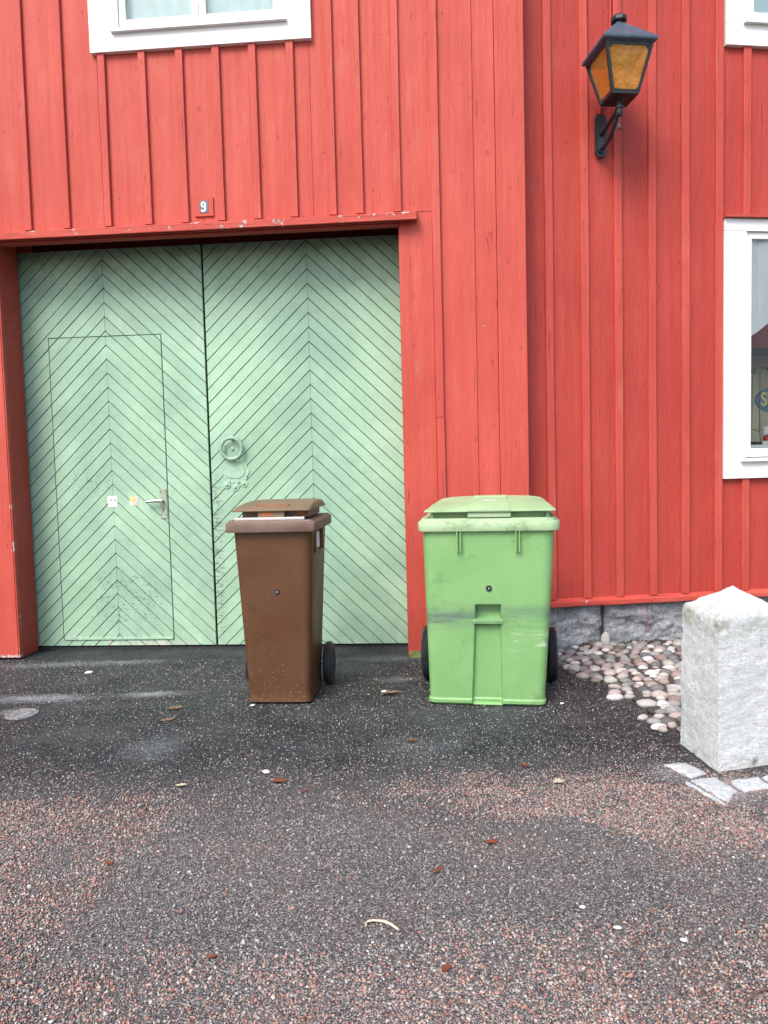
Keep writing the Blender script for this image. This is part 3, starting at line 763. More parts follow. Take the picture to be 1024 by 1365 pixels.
mb = MB(); mb.box(1.44, 2.39, .0205, .169, 1.36, 1.382, .002); mb.box(1.6, 1.78, .03, .16, 1.383, 1.409, .002); mb.build('display_shelf', 'white', HB)

def hw(x, y, z):      # house frame to world
    return HB.matrix_basis @ Vector((x, y, z))
def on_house(o, x, y, z): o.location = hw(x, y, z); o.rotation_euler = (0, 0, AR)
HB.location = HB.location
bpy.context.view_layer.update()
# display things in the window
mb = MB(); nx = 10
mb.loft([[(x, .012*math.sin(x*30), zt), (x+.001, .012*math.sin(x*30)+.002, zt), (x+.001, .002, zb), (x, 0, zb)] for x, zt, zb in ((-.10, .70, -.10), (-.03, .70, -.055), (.05, .70, -.005), (.146, .70, .067))])
o = mb.build('paper_poster', 'paper'); on_house(o, 1.510, .022, 2.20)
tag(o, 'white pointed paper hanging inside the shop window glass', 'poster')
mb = MB()
for k in range(30): pass
rg = []
for i in range(60):
    x = -.35+1.6*i/59; y = .03*math.sin(i*1.3)*.4
    rg.append([(x, y, 0), (x, y+.004, 0), (x, y+.004, .70), (x, y, .70)])
mb.loft(rg); o = mb.build('maroon_reflection', 'maroon', smooth=50); on_house(o, 1.5, .45, 2.13)  # added sheet in place of a reflection on the glass
tag(o, 'added dark maroon sheet standing in for a roof reflection in the window', 'reflection sheet')
mb = MB(); mb.box(-.35, 1.25, -.03, .03, 0, .05, .004); o = mb.build('shelf_rail', 'dark'); on_house(o, 1.5, .42, 2.078)
tag(o, 'black rail along the bottom edge of the maroon sheet', 'rail')
t = empty('oval_sign', (0, 0, 0), 0, 'blue oval sign with yellow letters inside the shop window', 'sign'); on_house(t, 1.882, .30, 1.725)
mb = MB(); mb.prism(blob(0, 0, .165, .095, 40), -.008, .008, .003); mb.build('panel', 'signblue', t)
text_mb('SU', .14, -.058, -.0105, .0, .002, .80, .004).build('lettering', 'signyel', t)
t = empty('wire_rack', (0, 0, 0), 0, 'thin dark wire display frame behind the window glass', 'display rack'); on_house(t, 1.63, .20, 1.382)
mb = MB(); mb.tube([(0, 0, 0), (0, 0, .57), (.7, 0, .57)], .004, 6); mb.tube([(.06, 0, .10), (.06, 0, .55)], .003, 6); mb.tube([(0, 0, .12), (.06, 0, .10), (.07, 0, .0)], .003, 6); mb.build('frame', 'iron', t)
mb = MB(); mb.box(-.01, .02, -.01, .01, .53, .572, .003); mb.build('clip', 'iron', t)
mb = MB(); mb.box(.12, .15, -.01, .01, .55, .58, .003); mb.build('clip', 'iron', t)
t = empty('white_mug', (0, 0, 0), 0, 'small white mug standing on the window ledge', 'mug'); on_house(t, 1.692, .12, 1.41)
mb = MB(); mb.lathe([(.030, 0), (.035, .02), (.037, .105), (.034, .105), (.032, .02)], (0, 0, 0), 'z', 20); mb.build('cup', 'paper', t, smooth=40)
mb = MB(); mb.tube([(.034, 0, .08), (.062, 0, .075), (.064, 0, .04), (.034, 0, .03)], .005, 8); mb.build('handle', 'paper', t, smooth=40)
mb = MB(); mb.lathe([(.0, .0), (.030, .0), (.034, .02), (.022, .045), (0, .05)], (0, 0, 0), 'z', 16); o = mb.build('red_bowl', 'redplastic', smooth=50); on_house(o, 1.665, .065, 1.41)
tag(o, 'small red pot on the window ledge in front of the white mug', 'pot')
mb = MB()
for k in range(8): mb.lathe([(0, 0), (.018, .004), (.02, .014), (0, .022)], (-.08+.022*k+random.uniform(-.005, .005), random.uniform(-.02, .02), 0), 'z', 8)
o = mb.build('dark_trinkets', 'rubber', smooth=50); on_house(o, 1.60, .06, 1.385); tag(o, 'row of small black trinkets along the left of the window ledge', 'trinkets')

# ------------------------------------------------------------------ house number
def lw(x, y, z): return LB.matrix_basis @ Vector((x, y, z))
t = empty('house_number_plaque', lw(-1.336, 0, 3.052), AL, 'small red board with white number 9 on dark plate above the gate', 'house number')
mb = MB(); mb.box(-.064, .064, -.012, .002, -.060, .062, .002); mb.build('board', 'red', t)
mb = MB(); mb.box(-.029, .031, -.0145, -.0115, -.038, .040, .0008); mb.build('plate', 'enamel', t)
mb = MB(); L_ = [(.017*math.cos(a), .015+.019*math.sin(a)) for a in [2*PI*k/24 for k in range(24)]]
I_ = [(.0055*math.cos(a), .015+.012*math.sin(a)) for a in [2*PI*k/24 for k in range(24)]]
def strip(o_, i_, closed):
    n_ = len(o_); vs = [(a-.002, y_, b) for y_ in (-.0165, -.0147) for pl in (o_, i_) for a, b in pl]; fs = []
    for k in range(n_ if closed else n_-1):
        j = (k+1) % n_; fs += [(k, j, n_+j, n_+k), (2*n_+k, 3*n_+k, 3*n_+j, 2*n_+j), (k, 2*n_+k, 2*n_+j, j), (n_+k, n_+j, 3*n_+j, 3*n_+k)]
    mb.add(vs, fs)
strip(L_, I_, True)
strip([(.017, .012), (.017, -.006), (.016, -.016), (.012, -.026), (.004, -.033), (-.006, -.034), (-.015, -.029), (-.0165, -.020)],
      [(.0055, .008), (.006, -.006), (.006, -.014), (.0045, -.021), (.001, -.026), (-.003, -.026), (-.006, -.021), (-.007, -.016)], False)
mb.build('digit', 'label', t)

# ------------------------------------------------------------------ lantern
t = empty('wall_lantern', hw(.36, 0, 3.49), AR, 'black iron lantern with amber glass on a curved wall bracket', 'lantern')
ZO = 3.49; t.location.z = 3.49
mb = MB()
hexa = lambda h, w_: [(-w_, -h*.8), (-w_*.55, -h), (w_*.55, -h), (w_, -h*.8), (w_, h*.82), (w_*.5, h), (-w_*.5, h), (-w_, h*.82)]
mb.prism(hexa(.140, .042), -.036, -.022, .003); mb.prism([(a*.72, b*.86) for a, b in hexa(.140, .042)], -.050, -.036, .004)
mb.build('wall_plate', 'iron', t)
YA = -.315
mb = MB()
mb.tube([(0, -.045, 0.0), (0, -.12, .012), (0, -.22, .035), (0, -.30, .052)], [.016, .014, .013, .012], 10)
pts = []
for k in range(12):
    a = k/11; pts.append((0, -.048-.255*a**.75, -.095+.13*a**1.9))
mb.tube(pts, [.015-.003*k/11 for k in range(12)], 10)
mb.build('bracket_arm', 'iron', t, smooth=50)
mb = MB(); mb.lathe([(0, -.005), (.017, -.002), (.024, .012), (.024, .030), (.020, .034), (.020, .040), (.026, .044), (.026, .060), (.020, .066), (.020, .085), (.045, .092), (.050, .100)], (0, YA, 0), 'z', 20)
mb.lathe([(0, -.088), (.009, -.084), (.011, -.070), (.008, -.050), (.004, -.046), (.004, .0)], (0, YA, 0), 'z', 12)
mb.build('knuckle', 'iron', t, smooth=40)
zb, zt = 3.595-ZO, 3.865-ZO; hb, ht = .083, .148
def sq(h, z, y=YA): return [(-h, y-h, z), (h, y-h, z), (h, y+h, z), (-h, y+h, z)]
mb = MB(); mb.loft([sq(.030, zb-.012), sq(hb+.006, zb-.008), sq(hb+.008, zb+.004), sq(hb-.004, zb+.010)])
for sx_, sy_ in ((-1, -1), (1, -1), (1, 1), (-1, 1)):      # corner bars
    a = Vector((sx_*hb, YA+sy_*hb, zb)); b = Vector((sx_*ht, YA+sy_*ht, zt)); q = .009
    mb.loft([[(p.x-q, p.y-q, p.z), (p.x+q, p.y-q, p.z), (p.x+q, p.y+q, p.z), (p.x-q, p.y+q, p.z)] for p in (a, b)])
def side_pt(k, u, v, inn=0):
    h = hb+(ht-hb)*v-inn; z = zb+(zt-zb)*v; x = u*h
    return {0: (x, YA-h, z), 1: (h, YA+x, z), 2: (-x, YA+h, z), 3: (-h, YA-x, z)}[k]
for k in range(4):       # rails and little corner webs
    for v0, v1 in ((0.0, .07), (.945, 1.0)):
        mb.add([side_pt(k, -1, v0, .0), side_pt(k, 1, v0, .0), side_pt(k, 1, v1, .0), side_pt(k, -1, v1, .0), side_pt(k, -1, v0, .01), side_pt(k, 1, v0, .01), side_pt(k, 1, v1, .01), side_pt(k, -1, v1, .01)],
               [(0, 1, 2, 3), (7, 6, 5, 4), (0, 4, 5, 1), (3, 2, 6, 7), (0, 3, 7, 4), (1, 5, 6, 2)])
    for u in (-1, 1):
        for v0, dv in ((.94, -.07), (.06, .06)):
            A = [side_pt(k, u*.93, v0, .001), side_pt(k, u*.74, v0, .001), side_pt(k, u*.93, v0+dv, .001)]
            B = [side_pt(k, u*.93, v0, .009), side_pt(k, u*.74, v0, .009), side_pt(k, u*.93, v0+dv, .009)]
            mb.add(A+B, [(0, 1, 2), (5, 4, 3), (0, 3, 4, 1), (1, 4, 5, 2), (2, 5, 3, 0)])
mb.build('cage', 'iron', t)
for k in range(4):
    mb = MB(); q = .88
    A = [side_pt(k, -.93, .05, .003), side_pt(k, .93, .05, .003), side_pt(k, .95, .96, .003), side_pt(k, -.95, .96, .003)]
    B = [side_pt(k, -.93, .05, .006), side_pt(k, .93, .05, .006), side_pt(k, .95, .96, .006), side_pt(k, -.95, .96, .006)]
    mb.add(A+B, [(0, 1, 2, 3), (7, 6, 5, 4), (0, 4, 5, 1), (1, 5, 6, 2), (2, 6, 7, 3), (3, 7, 4, 0)])
    mb.build('glass_pane', 'amber', t)
mb = MB(); mb.loft([sq(.150, zt), sq(.173, zt+.012), sq(.176, zt+.020), sq(.176, zt+.028), sq(.170, zt+.036), sq(.100, zt+.108), sq(.036, zt+.172), sq(.030, zt+.182)])
mb.build('roof', plain('roof_iron_sky_tint', (.055, .08, .115), .5, .3, 20, .2), t)  # bluish base colour carries the sky's reflection on the iron
mb = MB(); mb.lathe([(.030, .175), (.030, .192), (.045, .196), (.052, .202), (.052, .222), (.044, .230), (.036, .238), (0, .242)], (0, YA, zt), 'z', 8)
mb.build('cap', 'iron', t)
mb = MB(); mb.lathe([(.012, zb+.01), (.014, zb+.06), (.022, zb+.08), (.034, zb+.13), (.034, zb+.16), (.02, zb+.19), (0, zb+.2)], (0, YA, 0), 'z', 16)
mb.build('bulb', plain('white_bulb', (.8, .78, .7), .3, .03), t, smooth=50)
t2 = MB(); t2.tube([(.36, -.012, 3.62), (.36, -.014, 3.66), (.372, -.018, 3.70), (.40, -.018, 3.74), (.43, -.014, 3.80), (.443, -.010, 3.9), (.443, -.010, 4.6), (.443, -.010, 6.2)], .009, 10)
t2.box(.349, .371, -.012, .0, 3.648, 3.656)
o = t2.build('cable_conduit', 'red2', smooth=50); o.location = hw(0, 0, 0); o.rotation_euler = (0, 0, AR)
tag(o, 'thin red painted conduit running up the boards behind the lantern', 'conduit')

# ------------------------------------------------------------------ bins
def rrect(w_, yf, yb, r, z, nf=8, fn=None, ns=8):
    """rounded rectangle ring, front first (x from left to right), ccw seen from above"""
    pts = []; hw_ = w_/2
    for i in range(nf+1): pts.append((-hw_+r+(w_-2*r)*i/nf, yf))
    def arc(cx, cy, a0, a1):
        for k in range(1, 6):
            a = R(a0+(a1-a0)*k/6); pts.append((cx+r*math.cos(a), cy+r*math.sin(a)))
    arc(hw_-r, yf+r, -90, 0)
    for i in range(ns+1): pts.append((hw_, yf+r+(yb-yf-2*r)*i/ns))
    arc(hw_-r, yb-r, 0, 90)
    for i in range(ns+1): pts.append((hw_-r-(w_-2*r)*i/ns, yb))
    arc(-hw_+r, yb-r, 90, 180)
    for i in range(ns+1): pts.append((-hw_, yb-r-(yb-yf-2*r)*i/ns))
    arc(-hw_+r, yf+r, 180, 270)
    out = []
    for i, (x, y) in enumerate(pts):
        if fn and i <= nf: y += fn(x, z)
        out.append((x, y, z))
    return out
def sst(x, a, b):
    q = max(0, min(1, (x-a)/(b-a))); return q*q*(3-2*q)
def bin_body(name, mat, parent, w0, w1, yf0, yf1, yb0, yb1, H_, r0, r1, fn=None, nf=8, nz=12, lean=0):
    mb = MB(); rings = []
    for k in range(nz+1):
        v = k/nz; z = .012+(H_-.012)*v; w_ = w0+(w1-w0)*v
        lip = .006*sst(.035-z, 0, .006)
        rings.append(rrect(w_+2*lip, yf0+(yf1-yf0)*v-lip, yb0+(yb1-yb0)*v+lip, r0+(r1-r0)*v, z, nf, fn))
    rings = [[(p[0]+lean*p[2], p[1], p[2]) for p in g] for g in rings]
    rings.insert(0, rrect(w0-.012, yf0+.006, yb0-.006, r0, 0.001, nf))
    mb.loft(rings); return mb.build(name, mat, parent, smooth=42)
def shell(rings_spec, nf=16, fn=None):
    mb = MB(); mb.loft([rrect(w_, yf, yb, r, z, nf) if not callable(z) else [(p[0], p[1], z(p[0], p[1])) for p in rrect(w_, yf, yb, r, 0, nf)] for w_, yf, yb, r, z in rings_spec]); return mb
def wheel(parent, x, y, rad, wd, sgn):
    mb = MB(); h = wd/2
    prof = [(rad*.62, -h*.9), (rad*.80, -h*.98), (rad*.93, -h*.85), (rad*.985, -h*.55), (rad, -h*.48), (rad*.985, -h*.40), (rad, -h*.30), (rad*.985, -h*.2), (rad, -h*.08), (rad*.985, 0), (rad, h*.08), (rad*.985, h*.2), (rad, h*.30), (rad*.985, h*.4), (rad, h*.48), (rad*.985, h*.55), (rad*.93, h*.85), (rad*.80, h*.98), (rad*.62, h*.9)]
    mb.lathe(prof, (x, y, rad), 'x', 48)
    wh = mb.build('wheel', 'rubber', parent, smooth=30)
    mb = MB(); e_ = .003*sgn
    mb.lathe([(0, -h*.75), (rad*.2, -h*.75), (rad*.22, -h*1.05), (rad*.26, -h*1.05), (rad*.28, -h*.6), (rad*.58, -h*.6), (rad*.63, -h*.95), (rad*.63, h*.95), (rad*.58, h*.6), (rad*.28, h*.6), (rad*.26, h*1.05), (rad*.22, h*1.05), (rad*.2, h*.75), (0, h*.75)], (x, y, rad), 'x', 36)
    for k in range(6):
        a = k*PI/3; c, s_ = math.cos(a), math.sin(a)
        A = [(x+dx, y+c*q-s_*o_, rad+s_*q+c*o_) for dx in (-h*.8, h*.8) for q in (rad*.25, rad*.6) for o_ in (-.006, .006)]
        mb.add(A, [(0, 1, 3, 2), (4, 6, 7, 5), (0, 4, 5, 1), (2, 3, 7, 6), (0, 2, 6, 4), (1, 5, 7, 3)])
    mb.build('rim', 'hub', wh, smooth=30)
    return wh

# green four-wheeler-size two-wheel bin
GB = empty('green_wheelie_bin', (.527, 3.909, 0), R(-9.1), 'large light green wheelie bin in front of red corner boards', 'wheelie bin')
LEAN = .022
def gfront(x, z):
    x -= .012
    d = 0
    # long tapering channel
    if z < .455:
        hw_ = .071+(.455-z)*.030
        d += .026*(1-sst(abs(x+.008), hw_-.010, hw_))*(1-sst(z, .435, .450))
    # pocket
    d += .050*(1-sst(abs(x+.008), .058, .070))*sst(z, .468, .482)*(1-sst(z, .548, .554))
    # grip bar stands slightly proud
    d -= .006*(1-sst(abs(x+.008), .074, .080))*sst(z, .444, .448)*(1-sst(z, .466, .470))
    d += .0025*noise.noise(Vector((x*3, z*3, 1)))
    return d
gb = bin_body('body', 'greenbin', GB, .615, .692, 0, -.055, .56, .70, .955, .035, .055, gfront, 140, 230, LEAN)
def ribs(parent, xs, z0, z1, yf, mat, g=.009):
    for x in xs:
        mb = MB()
        for s_ in (-1, 1): mb.box(x+s_*g-.003, x+s_*g+.003, yf-.024, yf+.02, z0, z1, .001)
        mb.box(x-g, x+g, yf-.006, yf+.02, z0, z0+.004, .0008)
        mb.build('hanging_rib', mat, parent)
ribs(GB, (-.130, .175), .835, .948, -.049, 'greenbin')
mb = MB(); mb.lathe([(0, -.006), (.006, -.006), (.007, -.004), (.015, -.004), (.017, 0), (.017, .01)], (.022, -.038, .640), 'y', 20); mb.build('bolt', 'rubber', GB, smooth=30)
mb = MB(); mb.lathe([(0, -.009), (.004, -.008), (.005, -.003)], (.022, -.038, .640), 'y', 10); mb.build('rivet', 'steel', GB)
R0_ = -.075
mb = shell([(.70, -.058, .72, .06, .945), (.738, R0_, .735, .065, .947), (.742, R0_-.003, .737, .067, .955), (.742, R0_-.003, .737, .067, .990), (.736, R0_, .734, .065, .996),
            (.712, R0_+.012, .722, .055, .999), (.706, R0_+.015, .719, .055, 1.012), (.700, R0_+.018, .716, .055, 1.015), (.64, R0_+.05, .69, .05, 1.013)])
o = mb.build('rim', 'greenrim', GB, smooth=35); o.location = (.022, 0, 0)
sag = lambda zc, k: (lambda x, y: zc+.0*x)
def dome(zc, amp):
    return lambda x, y: zc-amp*(abs(x)/.35)**2.5*.012
mb = shell([(.655, -.005, .70, .06, 1.010), (.655, -.005, .70, .06, 1.048), (.700, -.050, .722, .05, dome(1.050, 0)), (.716, -.078, .735, .030, dome(1.0475, 0)), (.717, -.080, .736, .030, dome(1.051, 0)),
            (.712, -.070, .733, .035, dome(1.056, 0)), (.690, -.01, .715, .05, dome(1.072, 1)), (.665, .08, .700, .06, dome(1.086, 1)), (.620, .22, .68, .07, dome(1.097, 1)), (.55, .36, .64, .08, dome(1.102, 1)), (.4, .45, .58, .06, dome(1.103, 1))], 24)
for i_, v_ in enumerate(mb.v): mb.v[i_] = (v_[0]*.955, v_[1], v_[2])
ld = mb.build('lid', 'greenlid', GB, smooth=30); ld.location = (.030, 0, 0)
mb = MB()      # raised central tongue on the lid
def tong(x, y): return 0
mb.loft([[(-w_, y_, z_), (w_, y_, z_), (w_-.006, y_, z_+t_), (-w_+.006, y_, z_+t_)] for w_, y_, z_, t_ in
         ((.116, -.080, 1.052, .005), (.113, -.04, 1.060, .007), (.109, .02, 1.072, .009), (.104, .08, 1.082, .010), (.098, .16, 1.090, .010), (.094, .24, 1.094, .010), (.092, .30, 1.096, .010), (.096, .315, 1.096, .019), (.096, .36, 1.097, .019))])
mb.build('tongue', 'greenlid', ld)
mb = MB(); mb.box(-.112, .112, -.068, -.002, 1.018, 1.046, .006); mb.build('grip', 'greenrim', ld)
mb = MB(); mb.box(-.035, .035, .13, .140, 1.094, 1.0995, .001); mb.build('label_bar', 'alu', ld)
for x in (-.30, .30):
    mb = MB(); mb.lathe([(.010, 1.012), (.010, 1.036), (.006, 1.040), (0, 1.041)], (x, -.035, 0), 'z', 12); mb.build('lid_stop', 'greenrim', ld, smooth=40)
for sgn in (-1, 1): wheel(GB, .006+sgn*.372, .50, .158, .055, sgn)
mb = MB(); mb.tube([(-.36, .50, .158), (.36, .50, .158)], .012, 12); mb.build('axle', 'steel', GB)
mb = MB(); mb.tube([(-.28, .70, .96), (-.28, .78, .98), (.28, .78, .98), (.28, .70, .96)], .015, 10); mb.build('handle_bar', 'greenbin', GB, smooth=40)

# brown bin
BB = empty('brown_wheelie_bin', (-.605, 4.025, 0), R(-4.6), 'narrow brown wheelie bin with raised lid before the green gate', 'wheelie bin')
bf = lambda x, z: .002*noise.noise(Vector((x*3, z*3, 4)))
bin_body('body', 'brownbin', BB, .345, .435, 0, -.050, .395, .47, .95, .035, .05, bf, 20, 30)
mb = MB(); mb.lathe([(0, -.006), (.006, -.006), (.007, -.004), (.013, -.004), (.015, 0), (.015, .01)], (.015, -.0335, .618), 'y', 20); mb.build('bolt', 'rubber', BB, smooth=30)
mb = MB(); mb.lathe([(0, -.009), (.004, -.008), (.005, -.003)], (.015, -.0335, .618), 'y', 10); mb.build('rivet', 'steel', BB)
q = -.085
mb = shell([(.43, -.055, .48, .03, .943), (.486, q, .505, .018, .944), (.490, q-.002, .507, .018, .950), (.490, q-.002, .507, .018, .990), (.486, q, .505, .018, .995), (.468, q+.010, .496, .018, .998), (.462, q+.014, .493, .018, 1.006), (.43, q+.03, .48, .02, 1.005)])
mb.build('rim', 'brownrim', BB, smooth=35)
mb = MB(); mb.box(-.195, .185, q+.012, q+.036, 1.007, 1.021, .003); mb.build('metal_strip', 'alu', BB)
mb = shell([(.37, .02, .46, .04, 1.004), (.37, .02, .46, .04, 1.042), (.405, -.035, .488, .03, 1.044), (.424, -.066, .494, .010, 1.0425), (.425, -.068, .495, .010, 1.046), (.422, -.060, .490, .015, 1.051),
            (.412, .02, .478, .03, 1.066), (.398, .12, .470, .035, 1.078), (.380, .24, .455, .04, 1.084), (.34, .32, .43, .04, 1.086)], 20)
ld = mb.build('lid', 'brownlid', BB, smooth=30); ld.location = (0, 0, .010); BB.scale = (1, 1, 1.018)
mb = MB(); mb.box(-.072, .072, -.050, .025, 1.010, 1.0415, .004); mb.build('grip', 'brownlid', ld)
mb = MB(); mb.prism(blob(-.026, 1.027, .036, .011, 20, lambda a: .12*math.sin(3*a)), -.0515, -.0495); mb.build('rust_stain', 'orange', ld)
mb = MB(); mb.prism(blob(.155, 1.027, .032, .012, 20, lambda a: .15*math.sin(3*a+1)), .018, .0215)
mb.build('rust_stain', 'orange', ld)
mb = MB()
for a, b in (((-.10, .02), (.08, .02)), ((-.10, .07), (.08, .07))): mb.box(a[0], b[0], a[1]-.004, a[1]+.004, 1.060+a[1]*.08+.003, 1.0695+a[1]*.08, .001)
for x in (-.10, .08): mb.box(x-.004, x+.004, .026, .064, 1.063, 1.0735, .001)
mb.build('lid_emboss', plain('reddish_brown_emboss', (.24, .10, .06), .6, .3, 40), ld)
# side lifting ribs on both sides with a sticker between those on the right
for sgn in (-1, 1):
    for y_, h_ in ((.06, .13), (.20, .12)):
        w_o = .221 if y_ < .1 else .238
        mb = MB(); mb.box(sgn*.205 if sgn > 0 else -w_o, w_o if sgn > 0 else -.205, y_, y_+.022, .945-h_, .944, .003); mb.build('lifting_rib', 'brownbin', BB)
mb = MB(); mb.box(.213, .2235, .100, .165, .84, .925, .0005); mb.build('sticker', 'label', BB)
wheel(BB, -.240, .385, .125, .050, -1); wheel(BB, .222, .385, .125, .050, 1)
mb = MB(); mb.tube([(-.235, .385, .125), (.215, .385, .125)], .010, 12); mb.build('axle', 'steel', BB)
mb = MB(); mb.tube([(-.17, .48, .96), (-.17, .55, .985), (.17, .55, .985), (.17, .48, .96)], .013, 10); mb.build('handle_bar', 'brownbin', BB, smooth=40)

# ------------------------------------------------------------------ bollard
def bollard():
    bm = bmesh.new()
    base = [(0, 0), (.335, .085), (.30, .42), (-.028, .315)]
    N = 26; rings = []
    def ring(sc, z, k=N):
        cx_, cy_ = .155, .20; out = []
        for i in range(4):
            a, b = base[i], base[(i+1) % 4]
            for j in range(k):
                t_ = j/k; x = a[0]+(b[0]-a[0])*t_; y = a[1]+(b[1]-a[1])*t_
                out.append((cx_+(x-cx_)*sc, cy_+(y-cy_)*sc, z))
        return out
    zs = [(1.0, -.06)]+[(1.0-.02*k/40, -.02+.645*k/40) for k in range(41)]+[(.968, .632), (.93, .645)]
    zs += [(.93*(1-k/16), .645+.092*k/16) for k in range(1, 16)]+[(.02, .7375)]
    rings = [ring(s_, z) for s_, z in zs]
    mb = MB(); mb.loft(rings)
    cx_, cy_ = .155, .20; vs = []
    for x, y, z in mb.v:
        d = Vector((x-cx_, y-cy_, .2 if z > .63 else 0)).normalized(); q_ = Vector((x*9, y*9, z*14))
        a = noise.fractal(q_*2.6, .7, 2, 6)*.0055+noise.fractal(q_*.25, 1, 2, 3)*.005
        # soften arrises
        vs.append((x+d.x*a, y+d.y*a, z+d.z*a+(.008*noise.noise(Vector((x*12, y*12, 5))) if z < .0 else 0)))
    mb.v = vs
    o = mb.build('granite_bollard', 'bollard', smooth=50); o.location = (1.358, 2.995, 0)
    return tag(o, 'pale rough granite bollard with pointed top at the right edge', 'bollard')
bollard()

# ------------------------------------------------------------------ cobbles and worn setts
def stone_mesh(mb, c, r, rot, tint, seed, sub_=2):
    bm = bmesh.new(); bmesh.ops.create_icosphere(bm, subdivisions=sub_, radius=1)
    ca, sa = math.cos(rot), math.sin(rot)
    vs = []
    bm.verts.index_update()
    for v in bm.verts:
        p = v.co; k = 1+.22*noise.noise(p*1.1+Vector((seed, 0, 0)))
        x, y, z = p.x*r[0]*k, p.y*r[1]*k, p.z*r[2]*k
        vs.append((c[0]+x*ca-y*sa, c[1]+x*sa+y*ca, c[2]+z))
    mb.add(vs, [[v.index for v in f.verts] for f in bm.faces], tint); bm.free()
PAL = [(.40, .30, .28), (.38, .36, .34), (.46, .43, .40), (.28, .28, .29), (.13, .145, .155), (.38, .25, .22), (.52, .51, .49), (.22, .155, .13), (.34, .27, .25), (.50, .48, .45), (.17, .18, .175), (.44, .35, .33)]
BX = [(3.25, 1.42), (3.31, 1.34), (3.46, 1.30), (3.85, 1.25), (4.21, 1.20), (4.45, 1.12), (4.78, 1.03), (5.2, .98)]
def bound(y):
    for (a, xa), (b, xb) in zip(BX[:-1], BX[1:]):
        if a <= y <= b: return xa+(xb-xa)*(y-a)/(b-a)
    return 9 if y < 3.25 else .98
mb = MB(); cnt = 0; row = 0; y = 3.27
rc = random.Random(5)
while y < 5.16:
    x = bound(y)+rc.uniform(0, .05)
    while x < 3.0:
        wallv = 5.132+(x-1.168)*.128-.03
        dn = sst(x-bound(y), 0, .16)*.6+.4 if y < 4.35 else 1
        if y < wallv and rc.random() < dn*.97 and not (1.27 < x < 1.72 and 2.95 < y < 3.44):
            k_ = rc.uniform(.55, 1.15); p3 = rc.choice(PAL); s_ = rc.uniform(.024, .042); cnt += 1
            stone_mesh(mb, (x+rc.uniform(-.01, .01), y+rc.uniform(-.012, .012), .002+rc.uniform(-.006, .006)),
                       (s_*rc.uniform(.95, 1.3), s_*rc.uniform(.75, 1.0), s_*rc.uniform(.55, .8)), rc.uniform(-.7, .7), [(q*.62+sum(p3)/3*.38)*k_*.92 for q in p3], cnt*3.7)
        x += rc.uniform(.064, .092)
    y += rc.uniform(.056, .068); row += 1
tag(mb.build('cobbled_paving', 'cobble', smooth=60), kind='structure')
mb = MB(); ys_ = np.arange(3.3, 5.16, .04)
rg = [[(bound(q)+.085+.03*noise.noise(Vector((q*9, 0, 0))), q, -.006+.010*sst(q, 3.3, 3.5)), (3.0, q, .006)] for q in ys_]
for a_, b_ in zip(rg[:-1], rg[1:]): mb.add([a_[0], a_[1], b_[1], b_[0]], [(0, 1, 2, 3)])
so_ = NT('soil'); sc_ = so_.mix(so_.noise(60, 5, .8), (.018, .016, .013), (.10, .085, .07))
tag(mb.build('soil_bed', so_.P(Base_Color=sc_, Roughness=.95, Normal=so_.bump(so_.noise(90, 5, .8), .8, .006))), kind='structure')
mb = MB()
polys = [[(1.164, 3.076), (1.222, 2.94), (1.300, 2.975), (1.262, 3.085)], [(1.212, 2.915), (1.262, 2.72), (1.345, 2.80), (1.318, 2.935)],
         [(1.36, 2.90), (1.37, 2.80), (1.50, 2.83), (1.49, 2.925)], [(1.505, 2.93), (1.515, 2.84), (1.66, 2.88), (1.65, 2.98)], [(1.19, 2.905), (1.255, 2.70), (1.245, 2.69), (1.176, 2.89)],
         [(1.67, 2.99), (1.68, 2.89), (1.85, 2.94), (1.84, 3.04)]]
for i, p_ in enumerate(polys):
    n_ = 40; bm = bmesh.new(); pts = []
    for k in range(len(p_)):
        a, b = p_[k], p_[(k+1) % len(p_)]
        for j in range(10):
            t_ = j/10; x_, y_ = a[0]+(b[0]-a[0])*t_, a[1]+(b[1]-a[1])*t_
            pts.append((x_+.010*noise.noise(Vector((x_*25, y_*25, i))), y_+.010*noise.noise(Vector((x_*25, y_*25, i+9)))))
    cx_, cy_ = sum(a for a, b in pts)/len(pts), sum(b for a, b in pts)/len(pts)
    rg = [[(cx_+(a-cx_)*s_, cy_+(b-cy_)*s_, z_) for a, b in pts] for s_, z_ in ((1, -.02), (1, .000), (.93, .004), (.6, .0055), (.15, .006))]
    bm.free(); mb.loft(rg)
tag(mb.build('worn_granite_setts', 'slab', smooth=60), kind='structure')

# stones leaning at the foundation
mb = MB(); stone_mesh(mb, (0, 0, .042), (.033, .020, .056), 0, (.36, .35, .31), 3.3, 3)
o = mb.build('loose_stone', 'cobble', smooth=60); o.location = hw(.355, -.06, 0); o.rotation_euler = (R(-12), R(8), AR)
tag(o, 'pale upright stone leaning in the joint of the foundation blocks', 'stone')
# moss along the foot of the foundation
mb = MB(); rr_ = random.Random(3)
for k in range(900):
    s_ = rr_.uniform(-.15, 1.4); 
    if noise.noise(Vector((s_*4, 0, 7))) < -.05: continue
    x_, y_ = s_, -.035-abs(rr_.gauss(0, .02)); z_ = rr_.uniform(0, .018)
    r_ = rr_.uniform(.003, .007); p_ = hw(x_, y_, z_)
    mb.add([(p_.x-r_, p_.y, p_.z), (p_.x+r_, p_.y-r_, p_.z), (p_.x, p_.y-r_, p_.z+r_*1.6), (p_.x, p_.y+r_, p_.z)], [(0, 1, 2), (1, 3, 2), (3, 0, 2)], )
tag(mb.build('moss', plain('moss_green', (.09, .075, .03), .9, .5, 60)), 'brown green moss and soil along the foot of the stones', 'moss', kind='stuff')

